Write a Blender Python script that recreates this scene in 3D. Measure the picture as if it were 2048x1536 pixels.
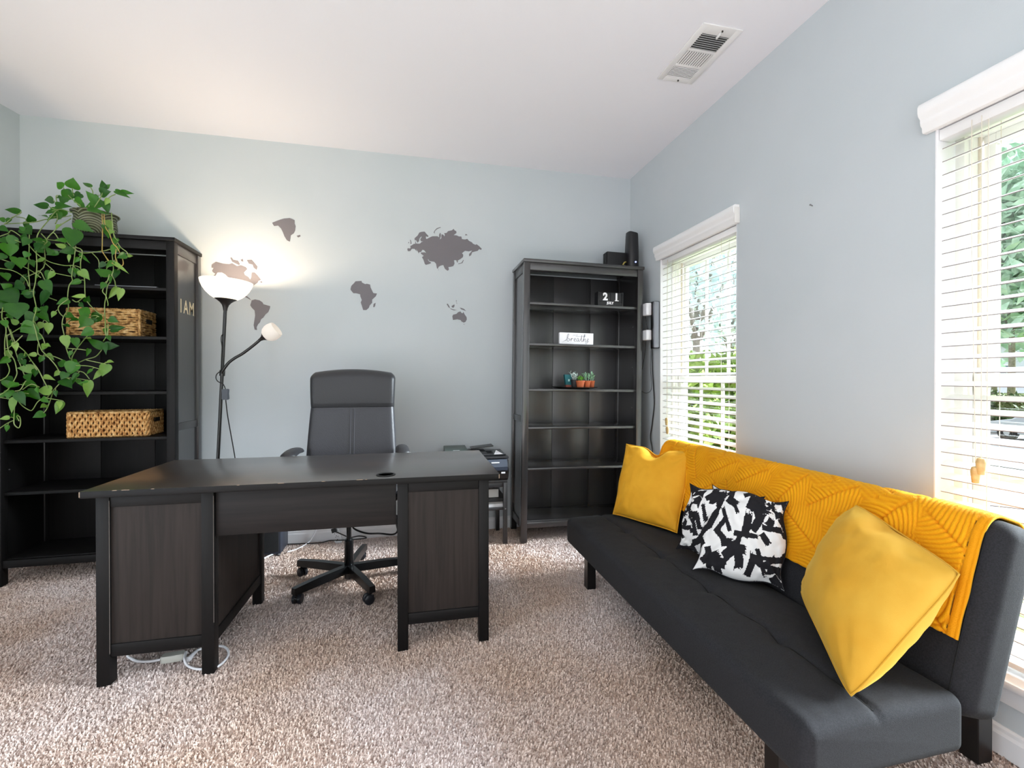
import bpy, bmesh, math, random
import numpy as np
from mathutils import Vector, Matrix, Euler, noise as mnoise

for _o in list(bpy.data.objects):
    bpy.data.objects.remove(_o, do_unlink=True)
SC = bpy.context.scene
COL = SC.collection
PI = math.pi

# ---------------------------------------------------------------- camera
CAM_H = 1.15
FPX = 909.0                       # focal length in pixels of the 2048 x 1536 frame
YAW = math.radians(12.77)         # turned to the right of the room's long axis
PITCH = math.radians(0.3)         # a touch downwards
SHIFT_PX = 11.0 - FPX * math.tan(PITCH)
cam_d = bpy.data.cameras.new('camera')
cam_d.sensor_fit = 'HORIZONTAL'
cam_d.sensor_width = 36.0
cam_d.lens = FPX / 2048.0 * 36.0
cam_d.shift_y = -SHIFT_PX / 2048.0
cam_d.clip_start = 0.02
cam_d.clip_end = 200
cam = bpy.data.objects.new('camera', cam_d)
COL.objects.link(cam)
cam.location = (0, 0, CAM_H)
cam.rotation_euler = (PI / 2 - PITCH, 0, -YAW)
SC.camera = cam

# ---------------------------------------------------------------- sky
world = bpy.data.worlds.new('overcast_sky')
SC.world = world
world.use_nodes = True
_bg = world.node_tree.nodes['Background']
_bg.inputs['Color'].default_value = (0.93, 0.965, 1.0, 1)
_bg.inputs['Strength'].default_value = 1.3

# low veiled sun on the window side of the house
sun_d = bpy.data.lights.new('sun', 'SUN')
sun_d.energy = 25.0
sun_d.angle = math.radians(28)
sun_d.color = (0.84, 0.92, 1.0)
sun = bpy.data.objects.new('sun', sun_d)
COL.objects.link(sun)
sun.rotation_euler = Vector((-1.0, 0.13, -0.47)).to_track_quat('-Z', 'Y').to_euler()

# ---------------------------------------------------------------- exposure
SC.view_settings.view_transform = 'Standard'
SC.view_settings.look = 'None'
SC.view_settings.exposure = 0.50
SC.view_settings.gamma = 1.0
SC.view_settings.use_curve_mapping = False
SC.cycles.use_denoising = True
SC.cycles.max_bounces = 10
SC.cycles.diffuse_bounces = 6
SC.cycles.transparent_max_bounces = 24
SC.cycles.sample_clamp_indirect = 6.0
SC.cycles.caustics_reflective = False
SC.cycles.caustics_refractive = False

# ---------------------------------------------------------------- photo measurements -> points in the room
_f = Vector((math.sin(YAW) * math.cos(PITCH), math.cos(YAW) * math.cos(PITCH), -math.sin(PITCH)))
_r = Vector((math.cos(YAW), -math.sin(YAW), 0))
_u = _r.cross(_f)
CAMP = Vector((0, 0, CAM_H))


def at(px, py, axis, val):
    """Point in the room seen at a pixel of the photograph, on the plane axis = val."""
    d = _f + _r * ((px - 1024) / FPX) + _u * ((768 - SHIFT_PX - py) / FPX)
    k = 'xyz'.index(axis)
    t = (val - CAMP[k]) / d[k]
    return CAMP + d * t


# room
WX = 1.772       # right wall
WL = -2.352      # left wall at the back corner
D = 3.43         # back wall
H = 2.785        # ceiling
YB = -0.5        # the room stays open behind the camera

# ================================================================ helpers
def lin(c):
    c = c / 255.0
    return c / 12.92 if c <= 0.04045 else ((c + 0.055) / 1.055) ** 2.4


def rgb(r, g, b):
    return (lin(r), lin(g), lin(b), 1.0)


MATS = {}


def mat(name, col, rough=0.5, metal=0.0, spec=0.5, noise=None, bump=None, grain=None, sheen=0.0, coat=0.0, coat_rough=0.3,
        emit=None, emit_strength=0.0, trans=0.0, alpha=1.0):
    """Principled material. noise=(scale, colour2, detail); bump=(scale, strength, detail);
    grain=(axis, colour2, scale, stretch): streaks along an axis of the object."""
    if name in MATS:
        return MATS[name]
    m = bpy.data.materials.new(name)
    m.use_nodes = True
    nt = m.node_tree
    b = nt.nodes['Principled BSDF']
    b.inputs['Base Color'].default_value = col
    b.inputs['Roughness'].default_value = rough
    b.inputs['Metallic'].default_value = metal
    b.inputs['Specular IOR Level'].default_value = spec
    if sheen:
        b.inputs['Sheen Weight'].default_value = sheen
        b.inputs['Sheen Roughness'].default_value = 0.4
        b.inputs['Sheen Tint'].default_value = (min(1, col[0] * 1.6 + .15), min(1, col[1] * 1.6 + .15), min(1, col[2] * 1.6 + .1), 1)
    if coat:
        b.inputs['Coat Weight'].default_value = coat
        b.inputs['Coat Roughness'].default_value = coat_rough
    if emit:
        b.inputs['Emission Color'].default_value = emit
        b.inputs['Emission Strength'].default_value = emit_strength
    if trans:
        b.inputs['Transmission Weight'].default_value = trans
    tc = None
    if noise or bump or grain:
        tc = nt.nodes.new('ShaderNodeTexCoord')
    if noise or grain:
        if grain:
            mp = nt.nodes.new('ShaderNodeMapping')
            s = [grain[2]] * 3
            s['xyz'.index(grain[0])] = grain[2] / grain[3]
            mp.inputs['Scale'].default_value = s
            nt.links.new(tc.outputs['Object'], mp.inputs['Vector'])
            src = mp.outputs['Vector']
            sc, c2, det = 1.0, grain[1], 5.0
        else:
            src = tc.outputs['Object']
            sc, c2, det = noise[0], noise[1], (noise[2] if len(noise) > 2 else 4.0)
        nz = nt.nodes.new('ShaderNodeTexNoise')
        nz.inputs['Scale'].default_value = sc
        nz.inputs['Detail'].default_value = det
        if grain:
            nz.inputs['Distortion'].default_value = 0.6
        nt.links.new(src, nz.inputs['Vector'])
        rp = nt.nodes.new('ShaderNodeValToRGB')
        rp.color_ramp.elements[0].position = 0.35
        rp.color_ramp.elements[1].position = 0.65
        rp.color_ramp.elements[0].color = col
        rp.color_ramp.elements[1].color = c2
        nt.links.new(nz.outputs['Fac'], rp.inputs['Fac'])
        nt.links.new(rp.outputs['Color'], b.inputs['Base Color'])
    if bump:
        n2 = nt.nodes.new('ShaderNodeTexNoise')
        n2.inputs['Scale'].default_value = bump[0]
        n2.inputs['Detail'].default_value = bump[2] if len(bump) > 2 else 3.0
        nt.links.new(tc.outputs['Object'], n2.inputs['Vector'])
        bp = nt.nodes.new('ShaderNodeBump')
        bp.inputs['Strength'].default_value = bump[1]
        bp.inputs['Distance'].default_value = 0.01
        nt.links.new(n2.outputs['Fac'], bp.inputs['Height'])
        nt.links.new(bp.outputs['Normal'], b.inputs['Normal'])
    MATS[name] = m
    return m


def tag(o, label=None, cat=None, group=None, kind=None):
    if label:
        o['label'] = label
    if cat:
        o['category'] = cat
    if group:
        o['group'] = group
    if kind:
        o['kind'] = kind
    return o


def thing(name, label, cat, loc=(0, 0, 0), group=None, rot=(0, 0, 0)):
    o = bpy.data.objects.new(name, None)
    o.empty_display_size = 0.05
    COL.objects.link(o)
    o.location = loc
    o.rotation_euler = rot
    return tag(o, label, cat, group)


class MB:
    """Collects geometry in the frame of its thing; build() links it as one mesh object."""

    def __init__(self, origin=(0, 0, 0)):
        self.v = []
        self.f = []
        self.o = Vector(origin)

    def add(self, vs, fs):
        k = len(self.v)
        o = self.o
        self.v += [(p[0] - o[0], p[1] - o[1], p[2] - o[2]) for p in vs]
        self.f += [tuple(i + k for i in f) for f in fs]
        return self

    def box(self, lo, hi, bev=0.0):
        x0, y0, z0 = lo
        x1, y1, z1 = hi
        if bev <= 0:
            vs = [(x0, y0, z0), (x1, y0, z0), (x1, y1, z0), (x0, y1, z0), (x0, y0, z1), (x1, y0, z1), (x1, y1, z1), (x0, y1, z1)]
            fs = [(3, 2, 1, 0), (4, 5, 6, 7), (0, 1, 5, 4), (1, 2, 6, 5), (2, 3, 7, 6), (3, 0, 4, 7)]
            return self.add(vs, fs)
        b = min(bev, (x1 - x0) * .45, (y1 - y0) * .45, (z1 - z0) * .45)
        bm = bmesh.new()
        bmesh.ops.create_cube(bm, size=1.0)
        for v in bm.verts:
            v.co = Vector((x0 + (v.co.x + .5) * (x1 - x0), y0 + (v.co.y + .5) * (y1 - y0), z0 + (v.co.z + .5) * (z1 - z0)))
        bmesh.ops.bevel(bm, geom=list(bm.edges), offset=b, segments=2 if b < .01 else 4, profile=0.5, affect='EDGES')
        return self.frombm(bm)

    def frombm(self, bm):
        bm.verts.index_update()
        vs = [v.co.copy() for v in bm.verts]
        fs = [tuple(v.index for v in f.verts) for f in bm.faces]
        bm.free()
        return self.add(vs, fs)

    def tube(self, pts, r, n=8, caps=True, closed=False):
        pts = [Vector(p) for p in pts]
        m = len(pts)
        rs = r if isinstance(r, (list, tuple)) else [r] * m
        vs, fs = [], []
        up = None
        for i, p in enumerate(pts):
            if closed:
                t = pts[(i + 1) % m] - pts[i - 1]
            else:
                t = pts[min(i + 1, m - 1)] - pts[max(i - 1, 0)]
            if t.length < 1e-9:
                t = Vector((0, 0, 1))
            t.normalize()
            if up is None:
                up = t.orthogonal().normalized()
            up = (up - t * up.dot(t))
            if up.length < 1e-6:
                up = t.orthogonal()
            up.normalize()
            s = t.cross(up)
            for k in range(n):
                a = 2 * PI * k / n
                vs.append(p + (up * math.cos(a) + s * math.sin(a)) * rs[i])
        segs = m if closed else m - 1
        for i in range(segs):
            j = (i + 1) % m
            for k in range(n):
                fs.append((i * n + k, i * n + (k + 1) % n, j * n + (k + 1) % n, j * n + k))
        if caps and not closed:
            fs.append(tuple(reversed(range(n))))
            fs.append(tuple((m - 1) * n + k for k in range(n)))
        return self.add(vs, fs)

    def lathe(self, prof, c=(0, 0, 0), n=28, axis=None, close=False):
        """prof: [(radius, height)], turned about an axis (default z) through c."""
        c = Vector(c)
        q = Matrix.Identity(3)
        if axis is not None:
            q = Vector((0, 0, 1)).rotation_difference(Vector(axis).normalized()).to_matrix()
        vs, fs = [], []
        for r, h in prof:
            for k in range(n):
                a = 2 * PI * k / n
                vs.append(c + q @ Vector((r * math.cos(a), r * math.sin(a), h)))
        m = len(prof)
        for i in range(m - 1 + (1 if close else 0)):
            j = (i + 1) % m
            for k in range(n):
                fs.append((i * n + k, i * n + (k + 1) % n, j * n + (k + 1) % n, j * n + k))
        if not close:
            if prof[0][0] > 1e-6:
                fs.append(tuple(reversed(range(n))))
            if prof[-1][0] > 1e-6:
                fs.append(tuple((m - 1) * n + k for k in range(n)))
        return self.add(vs, fs)

    def shell(self, prof, c=(0, 0, 0), n=28, axis=None):
        """open lathe without end caps"""
        c = Vector(c)
        q = Matrix.Identity(3)
        if axis is not None:
            q = Vector((0, 0, 1)).rotation_difference(Vector(axis).normalized()).to_matrix()
        vs, fs = [], []
        for r, h in prof:
            for k in range(n):
                a = 2 * PI * k / n
                vs.append(c + q @ Vector((r * math.cos(a), r * math.sin(a), h)))
        for i in range(len(prof) - 1):
            for k in range(n):
                fs.append((i * n + k, i * n + (k + 1) % n, (i + 1) * n + (k + 1) % n, (i + 1) * n + k))
        return self.add(vs, fs)

    def prism(self, poly, to3, t):
        """poly: 2-D outline; to3(u, v, w): to the room, w from 0 to t."""
        bm = bmesh.new()
        vs = [bm.verts.new(to3(u, v, 0)) for u, v in poly]
        f = bm.faces.new(vs)
        r = bmesh.ops.extrude_face_region(bm, geom=[f])
        nv = [g for g in r['geom'] if isinstance(g, bmesh.types.BMVert)]
        d = Vector(to3(0, 0, t)) - Vector(to3(0, 0, 0))
        for v in nv:
            v.co += d
        bmesh.ops.triangulate(bm, faces=[f for f in bm.faces if len(f.verts) > 4])
        bmesh.ops.recalc_face_normals(bm, faces=bm.faces)
        return self.frombm(bm)

    def loft(self, loops, caps=True):
        n = len(loops[0])
        vs = [p for lp in loops for p in lp]
        fs = []
        for i in range(len(loops) - 1):
            for k in range(n):
                fs.append((i * n + k, i * n + (k + 1) % n, (i + 1) * n + (k + 1) % n, (i + 1) * n + k))
        if caps:
            fs.append(tuple(reversed(range(n))))
            fs.append(tuple((len(loops) - 1) * n + k for k in range(n)))
        return self.add(vs, fs)

    def grid(self, fn, nu, nv):
        vs = [fn(i / nu, j / nv) for j in range(nv + 1) for i in range(nu + 1)]
        fs = [(j * (nu + 1) + i, j * (nu + 1) + i + 1, (j + 1) * (nu + 1) + i + 1, (j + 1) * (nu + 1) + i) for j in range(nv) for i in range(nu)]
        return self.add(vs, fs)

    def mesh(self, name, m, smooth=False):
        me = bpy.data.meshes.new(name)
        me.from_pydata([tuple(p) for p in self.v], [], self.f)
        bm = bmesh.new()
        bm.from_mesh(me)
        bmesh.ops.recalc_face_normals(bm, faces=bm.faces)
        bm.to_mesh(me)
        bm.free()
        if m is not None:
            me.materials.append(m)
        if smooth:
            me.polygons.foreach_set('use_smooth', [True] * len(me.polygons))
            if smooth is not True:
                me.set_sharp_from_angle(angle=math.radians(smooth))
        me.update()
        return me

    def build(self, name, m, parent=None, smooth=False):
        o = bpy.data.objects.new(name, self.mesh(name, m, smooth))
        COL.objects.link(o)
        if parent is not None:
            o.parent = parent
        return o


def inst(name, me, parent=None, loc=(0, 0, 0), rot=None, scale=None, matrix=None):
    o = bpy.data.objects.new(name, me)
    COL.objects.link(o)
    if parent is not None:
        o.parent = parent
    if matrix is not None:
        o.matrix_local = matrix
    else:
        o.location = loc
        if rot is not None:
            o.rotation_euler = rot
        if scale is not None:
            o.scale = scale
    return o


def bx(name, lo, hi, m, parent=None, bev=0.0015, origin=(0, 0, 0)):
    return MB(origin).box(lo, hi, bev).build(name, m, parent, smooth=40 if bev > 0 else False)


def copy_tree(o, parent=None):
    c = o.copy()
    COL.objects.link(c)
    c.parent = parent
    for ch in list(o.children):
        copy_tree(ch, c)
    return c


def spline(pts, n=6):
    """Catmull-Rom through points"""
    pts = [Vector(p) for p in pts]
    if len(pts) < 3:
        return pts
    out = []
    for i in range(len(pts) - 1):
        p0 = pts[max(i - 1, 0)]
        p1, p2 = pts[i], pts[i + 1]
        p3 = pts[min(i + 2, len(pts) - 1)]
        for k in range(n):
            t = k / n
            out.append(0.5 * ((2 * p1) + (p2 - p0) * t + (2 * p0 - 5 * p1 + 4 * p2 - p3) * t * t + (3 * p1 - p0 - 3 * p2 + p3) * t ** 3))
    out.append(pts[-1])
    return out


def cushion(L, W, Ht, r, top=None, nx=60, corner=5, ntop=24, crown=0.0):
    """Upholstered slab, x in 0..L, y in 0..W, z in 0..Ht; top(x, y) -> dz on the upper face."""
    loops = []
    xs = []
    for k in range(7):
        a = k / 6 * PI / 2
        xs.append((r * (1 - math.cos(a)), r * (1 - math.sin(a))))
    st = [(x, ins) for x, ins in xs] + [(r + (L - 2 * r) * k / nx, 0.0) for k in range(1, nx)] + [(L - x, ins) for x, ins in reversed(xs)]
    for x, ins in st:
        y0, y1, z0, z1 = ins, W - ins, ins, Ht - ins
        rr = max(r - ins, 0.001)
        lp = []
        for cy, cz, a0 in ((y1 - rr, z0 + rr, -PI / 2), (y1 - rr, z1 - rr, 0.0), (y0 + rr, z1 - rr, PI / 2), (y0 + rr, z0 + rr, PI)):
            for k in range(corner + 1):
                a = a0 + PI / 2 * k / corner
                lp.append([x, cy + rr * math.cos(a), cz + rr * math.sin(a)])
            if a0 == 0.0:
                for k in range(1, ntop):
                    lp.append([x, (y1 - rr) + ((y0 + rr) - (y1 - rr)) * k / ntop, z1])
        for p in lp:
            w = max(0.0, (p[2] - Ht * .5) / (Ht * .5))
            if crown:
                p[2] += crown * w * max(0, 1 - (2 * p[1] / W - 1) ** 2) * min(1, 4 * min(x, L - x) / L + .3)
            if top:
                p[2] += w * top(p[0], p[1])
        loops.append(lp)
    return loops

# ================================================================ materials of the setting
M_WALL = mat('pale_blue_grey_paint', rgb(197, 203, 206), rough=0.75, spec=0.25, noise=(2.5, rgb(194, 201, 204), 3), bump=(220, 0.03, 2))
M_CEIL = mat('white_ceiling_paint', rgb(238, 238, 243), rough=0.9, spec=0.1, bump=(300, 0.04, 2))
M_TRIM = mat('white_gloss_trim', rgb(236, 236, 238), rough=0.35, spec=0.5)
M_VINYL = mat('white_vinyl', rgb(228, 225, 220), rough=0.3)
M_SEDGE = mat('shaded_slat_edge', rgb(140, 130, 130), rough=0.6)  # shade of the backlit room-side edge, put into the colour
M_TRACK = mat('tan_vinyl_track', rgb(203, 190, 172), rough=0.5)
M_SLAT = mat('white_blind_slat', rgb(242, 241, 240), rough=0.35)
M_CORD = mat('cream_blind_cord', rgb(214, 206, 190), rough=0.8)
M_TASSEL = mat('pale_wood_tassel', rgb(205, 180, 128), rough=0.5, noise=(60, rgb(186, 158, 104)))
M_VENT = mat('white_enamel_metal', rgb(232, 231, 230), rough=0.4)
M_DARKHOLE = mat('dark_duct', rgb(40, 40, 40), rough=0.8)


def carpet_material():
    m = bpy.data.materials.new('beige_carpet')
    m.use_nodes = True
    nt = m.node_tree
    b = nt.nodes['Principled BSDF']
    b.inputs['Roughness'].default_value = 0.95
    b.inputs['Specular IOR Level'].default_value = 0.1
    b.inputs['Sheen Weight'].default_value = 0.25
    b.inputs['Sheen Roughness'].default_value = 0.5
    tc = nt.nodes.new('ShaderNodeTexCoord')
    # tufts
    n1 = nt.nodes.new('ShaderNodeTexNoise')
    n1.inputs['Scale'].default_value = 190
    n1.inputs['Detail'].default_value = 3
    n1.inputs['Roughness'].default_value = 0.65
    r1 = nt.nodes.new('ShaderNodeValToRGB')
    e = r1.color_ramp.elements
    e[0].position, e[0].color = 0.30, rgb(134, 112, 100)
    e[1].position, e[1].color = 0.62, rgb(238, 226, 222)
    e.new(0.47).color = rgb(220, 204, 198)
    # worn, brushed areas
    n2 = nt.nodes.new('ShaderNodeTexNoise')
    n2.inputs['Scale'].default_value = 1.1
    n2.inputs['Detail'].default_value = 3
    r2 = nt.nodes.new('ShaderNodeValToRGB')
    r2.color_ramp.elements[0].position, r2.color_ramp.elements[0].color = 0.40, rgb(240, 228, 214)
    r2.color_ramp.elements[1].position, r2.color_ramp.elements[1].color = 0.58, (1, 1, 1, 1)
    mx = nt.nodes.new('ShaderNodeMix')
    mx.data_type = 'RGBA'
    mx.blend_type = 'MULTIPLY'
    mx.inputs['Factor'].default_value = 1.0
    vo = nt.nodes.new('ShaderNodeTexVoronoi')
    vo.inputs['Scale'].default_value = 120
    ad = nt.nodes.new('ShaderNodeMath')
    ad.operation = 'SUBTRACT'
    bp = nt.nodes.new('ShaderNodeBump')
    bp.inputs['Strength'].default_value = 0.3
    bp.inputs['Distance'].default_value = 0.012
    L = nt.links.new
    for n in (n1, n2, vo):
        L(tc.outputs['Object'], n.inputs['Vector'])
    L(n1.outputs['Fac'], r1.inputs['Fac'])
    L(n2.outputs['Fac'], r2.inputs['Fac'])
    L(r1.outputs['Color'], mx.inputs['A'])
    L(r2.outputs['Color'], mx.inputs['B'])
    L(mx.outputs['Result'], b.inputs['Base Color'])
    L(n1.outputs['Fac'], ad.inputs[0])
    L(vo.outputs['Distance'], ad.inputs[1])
    L(ad.outputs[0], bp.inputs['Height'])
    L(bp.outputs['Normal'], b.inputs['Normal'])
    return m


M_CARPET = carpet_material()


def glass_material():
    m = bpy.data.materials.new('window_glass')
    m.use_nodes = True
    nt = m.node_tree
    nt.nodes.remove(nt.nodes['Principled BSDF'])
    out = nt.nodes['Material Output']
    tr = nt.nodes.new('ShaderNodeBsdfTransparent')
    tr.inputs['Color'].default_value = (0.97, 0.985, 0.98, 1)
    gl = nt.nodes.new('ShaderNodeBsdfGlossy')
    gl.inputs['Roughness'].default_value = 0.02
    mx = nt.nodes.new('ShaderNodeMixShader')
    mx.inputs['Fac'].default_value = 0.05
    nt.links.new(tr.outputs[0], mx.inputs[1])
    nt.links.new(gl.outputs[0], mx.inputs[2])
    nt.links.new(mx.outputs[0], out.inputs['Surface'])
    return m


M_GLASS = glass_material()


def structure(o):
    o['kind'] = 'structure'
    return o


# ================================================================ shell of the room
floor = structure(MB().box((-3.4, YB - 1.2, -.12), (WX + .12, D + .12, -.008)).build('floor', M_CARPET))


def carpet_pile():
    # short twisted tufts over the stretch of carpet in view
    r = np.random.RandomState(2)
    n = 330000
    x = r.uniform(-2.45, WX - .01, n)
    y = r.uniform(.75, D - .005, n)
    a = r.uniform(0, 2 * PI, n)
    nap = 1.2 + .9 * np.sin(x * 2.1 + 1.3 * np.sin(y * 1.7)) * np.cos(y * 2.3)       # brushed this way and that
    lean = .0055 * (.5 + r.rand(n))
    lx = lean * np.cos(a) + .004 * np.cos(nap)
    ly = lean * np.sin(a) + .004 * np.sin(nap)
    hgt = .0085 + .0045 * r.rand(n)
    w = .0022 + .0014 * r.rand(n)
    sx_, sy_ = -np.sin(a) * w, np.cos(a) * w
    z0 = np.full(n, -.0085)
    v = np.stack([np.stack([x - sx_, y - sy_, z0], 1), np.stack([x + sx_, y + sy_, z0], 1),
                  np.stack([x + lx + sx_ * .8, y + ly + sy_ * .8, z0 + hgt], 1), np.stack([x + lx - sx_ * .8, y + ly - sy_ * .8, z0 + hgt], 1)], 1).reshape(-1, 3)
    me = bpy.data.meshes.new('carpet_pile')
    me.vertices.add(4 * n)
    me.vertices.foreach_set('co', v.astype(np.float32).ravel())
    me.loops.add(4 * n)
    me.loops.foreach_set('vertex_index', np.arange(4 * n, dtype=np.int32))
    me.polygons.add(n)
    me.polygons.foreach_set('loop_start', np.arange(0, 4 * n, 4, dtype=np.int32))
    me.update(calc_edges=True)
    me.materials.append(M_CARPET)
    o = inst('carpet_pile', me, floor)
    o['kind'] = 'stuff'


carpet_pile()
structure(MB().box((-3.4, YB + .5, H), (WX + .14, D + .12, H + .1)).build('ceiling', M_CEIL))
structure(MB().box((WL - .6, D, 0), (WX + .14, D + .12, H)).build('wall_back', M_WALL))
# the left wall runs slightly out of square
_lw = MB()
_dl = Vector((-.16, -1, 0)).normalized()
_nl = Vector((-1, .16, 0)).normalized() * .1
_p0, _p1 = Vector((WL, D, 0)), Vector((WL, D, 0)) + _dl * 4.0
_lw.add([_p0, _p1, _p1 + _nl, _p0 + _nl] + [q + Vector((0, 0, H)) for q in (_p0, _p1, _p1 + _nl, _p0 + _nl)],
        [(0, 1, 2, 3), (4, 5, 6, 7), (0, 1, 5, 4), (1, 2, 6, 5), (2, 3, 7, 6), (3, 0, 4, 7)])
structure(_lw.build('wall_left', M_WALL))

# right wall with two tall windows
WT = .14
W1 = (at(1473.5, 600, 'x', WX).y, at(1320.6, 620, 'x', WX).y)        # far window, near and far side
W2F = at(1870.0, 500, 'x', WX).y
W2 = (W2F - (W1[1] - W1[0]), W2F)                                      # near window
ZS, ZT = .24, 2.012
_rw = MB()
for a, b in ((YB, W2[0]), (W2[1], W1[0]), (W1[1], D + .0)):
    _rw.box((WX, a, 0), (WX + WT, b, H))
for a, b in (W1, W2):
    _rw.box((WX, a, 0), (WX + WT, b, ZS))
    _rw.box((WX, a, ZT), (WX + WT, b, H))
structure(_rw.build('wall_right', M_WALL))


def baseboard(name, x0, y0, x1, y1, inward):
    d = Vector((x1 - x0, y1 - y0, 0))
    n = Vector((inward[0], inward[1], 0)).normalized()
    prof = [(0, 0), (.014, 0), (.014, .062), (.010, .072), (.009, .082), (.004, .088), (0, .088)]
    lp = [[Vector((x, y, 0)) + n * u + Vector((0, 0, z)) for u, z in prof] for x, y in ((x0, y0), (x1, y1))]
    return structure(MB().loft(lp).build(name, M_TRIM))


baseboard('baseboard_back', WL, D, WX, D, (0, -1))
baseboard('baseboard_right', WX, YB, WX, D, (-1, 0))
baseboard('baseboard_left', _p0.x, _p0.y, _p1.x, _p1.y, (1, -.16))


# ================================================================ windows
def window(name, y0, y1):
    root = bpy.data.objects.new(name, None)
    COL.objects.link(root)
    root.location = (WX, (y0 + y1) / 2, ZS)
    structure(root)
    O = root.location
    x0 = WX + .085
    x1 = WX + .205
    fw = .03

    def b(nm, lo, hi, m, par=root, bev=.002):
        return bx(nm, lo, hi, m, par, bev, O)
    # painted return lining the opening
    lin_ = MB(O)
    t = .004
    lin_.box((WX - .001, y0, ZS), (x0, y0 + t, ZT)).box((WX - .001, y1 - t, ZS), (x0, y1, ZT)).box((WX - .001, y0, ZT - t), (x0, y1, ZT))
    lin_.build('lining', M_TRIM, root)
    # outer frame
    for nm, lo, hi in (('side_jamb', (x0, y0, ZS), (x1, y0 + fw, ZT)), ('side_jamb', (x0, y1 - fw, ZS), (x1, y1, ZT)),
                       ('head_jamb', (x0, y0 + fw, ZT - fw), (x1, y1 - fw, ZT)), ('frame_sill', (x0, y0 + fw, ZS), (x1, y1 - fw, ZS + fw))):
        b(nm, lo, hi, M_VINYL)
    for yy in (y0 + fw, y1 - fw - .006):
        b('sash_track', (x0 + .02, yy, ZS + fw), (x0 + .034, yy + .006, ZT - fw), M_VINYL, root, .001)
        b('sash_track', (x0 + .062, yy, ZS + fw), (x0 + .074, yy + .006, ZT - fw), M_TRACK, root, .001)
    b('window_sill', (WX - .032, y0 - .03, ZS - .020), (x0 + .01, y1 + .03, ZS + .004), M_TRIM, root, .006)
    b('apron', (WX - .014, y0 - .02, ZS - .075), (WX, y1 + .02, ZS - .022), M_TRIM, root, .003)
    zm = 1.145
    ya, yb = y0 + fw + .006, y1 - fw - .006
    for nm, za, zb, xa in (('lower_sash', ZS + fw, zm + .022, x0 + .036), ('upper_sash', zm - .022, ZT - fw, x0 + .077)):
        sw = .034
        s = MB(O)
        xb = xa + .024
        s.box((xa, ya, za), (xb, ya + sw, zb), .002).box((xa, yb - sw, za), (xb, yb, zb), .002)
        s.box((xa, ya + sw, za), (xb, yb - sw, za + sw + .004), .002).box((xa, ya + sw, zb - sw - .004), (xb, yb - sw, zb), .002)
        so = s.build(nm, M_VINYL, root, 40)
        gx = (xa + xb) / 2
        b('pane', (gx - .003, ya + sw, za + sw), (gx + .003, yb - sw, zb - sw), M_GLASS, so, 0)
        for k in (1, 2):
            yy = ya + sw + (yb - ya - 2 * sw) * k / 3
            b('glazing_bar', (gx - .007, yy - .009, za + sw), (gx + .007, yy + .009, zb - sw), M_VINYL, so, .002)
    b('sash_lock', (x0 + .038, (y0 + y1) / 2 - .035, zm + .022), (x0 + .06, (y0 + y1) / 2 + .035, zm + .04), M_VINYL, root, .004)
    return root


window('window_1', *W1)
window('window_2', *W2)


# ================================================================ blinds
def blind(y0, y1, label, tassels):
    zb = ZS + .03
    root = thing('window_blind', label, 'window blind', (WX, (y0 + y1) / 2, zb), 'white slatted blinds on the right wall')
    O = root.location
    # moulded valance across the top
    prof = [(0, 2.004), (.018, 2.004), (.022, 2.010), (.022, 2.022), (.029, 2.030), (.031, 2.040), (.031, 2.050), (.040, 2.060),
            (.043, 2.072), (.043, 2.090), (.038, 2.100), (.028, 2.105), (0, 2.105)]
    a, b = y0 - .022, y1 + .026
    val = MB(O).loft([[(WX - .002 - u, y, z) for u, z in prof] for y in (a, b)]).build('valance', M_SLAT, root, 50)
    bx('end_bracket', (WX - .036, a - .004, 2.004), (WX - .002, a - .001, 2.09), M_VINYL, val, .001, O)
    bx('headrail', (WX + .008, y0 + .006, 1.968), (WX + .064, y1 - .006, 2.004), M_SLAT, root, .002, O)
    # slats
    w, t = .05, .0028
    sl = MB()
    n = 6
    up = [(-w / 2 + w * k / n, .0022 * (1 - (2 * k / n - 1) ** 2)) for k in range(n + 1)]
    lp = [(x, z + t / 2) for x, z in up] + [(x, z - t / 2) for x, z in reversed(up)]
    hl = (y1 - y0) / 2 - .012
    sl.loft([[(x, yy, z) for x, z in lp] for yy in (-hl, hl)])
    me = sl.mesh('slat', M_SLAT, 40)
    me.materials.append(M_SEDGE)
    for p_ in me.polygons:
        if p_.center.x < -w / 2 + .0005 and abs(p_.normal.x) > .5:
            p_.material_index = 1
    z = 1.945
    k = 0
    rnd = random.Random(4)
    while z > zb + .03:
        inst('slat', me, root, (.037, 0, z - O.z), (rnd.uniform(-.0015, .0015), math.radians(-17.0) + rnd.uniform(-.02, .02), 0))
        z -= .0452
        k += 1
    bx('bottom_rail', (WX + .012, y0 + .012, zb), (WX + .062, y1 - .012, zb + .018), M_SLAT, root, .003, O)
    for fr in (.18, .82):
        yy = y0 + (y1 - y0) * fr
        for xx in (WX + .010, WX + .064):
            MB(O).tube([(xx, yy, zb), (xx, yy, 1.97)], .0011, 5).build('ladder_cord', M_CORD, root)
    for i, (yy, zt) in enumerate(tassels):
        yt = yy + (.012 if i else 0)
        MB(O).tube([(WX + .001, yt + .01, 1.985), (WX - .006, yt + .004, 1.6), (WX - .01, yy, zt + .05)], .0011, 5).build('lift_cord', M_CORD, root)
        MB(O).lathe([(.001, .0), (.009, .002), (.0105, .016), (.0125, .038), (.011, .046), (.0095, .052), (.003, .055)], (WX - .01, yy, zt), 14).build('tassel', M_TASSEL, root, 50)
    return root


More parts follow.
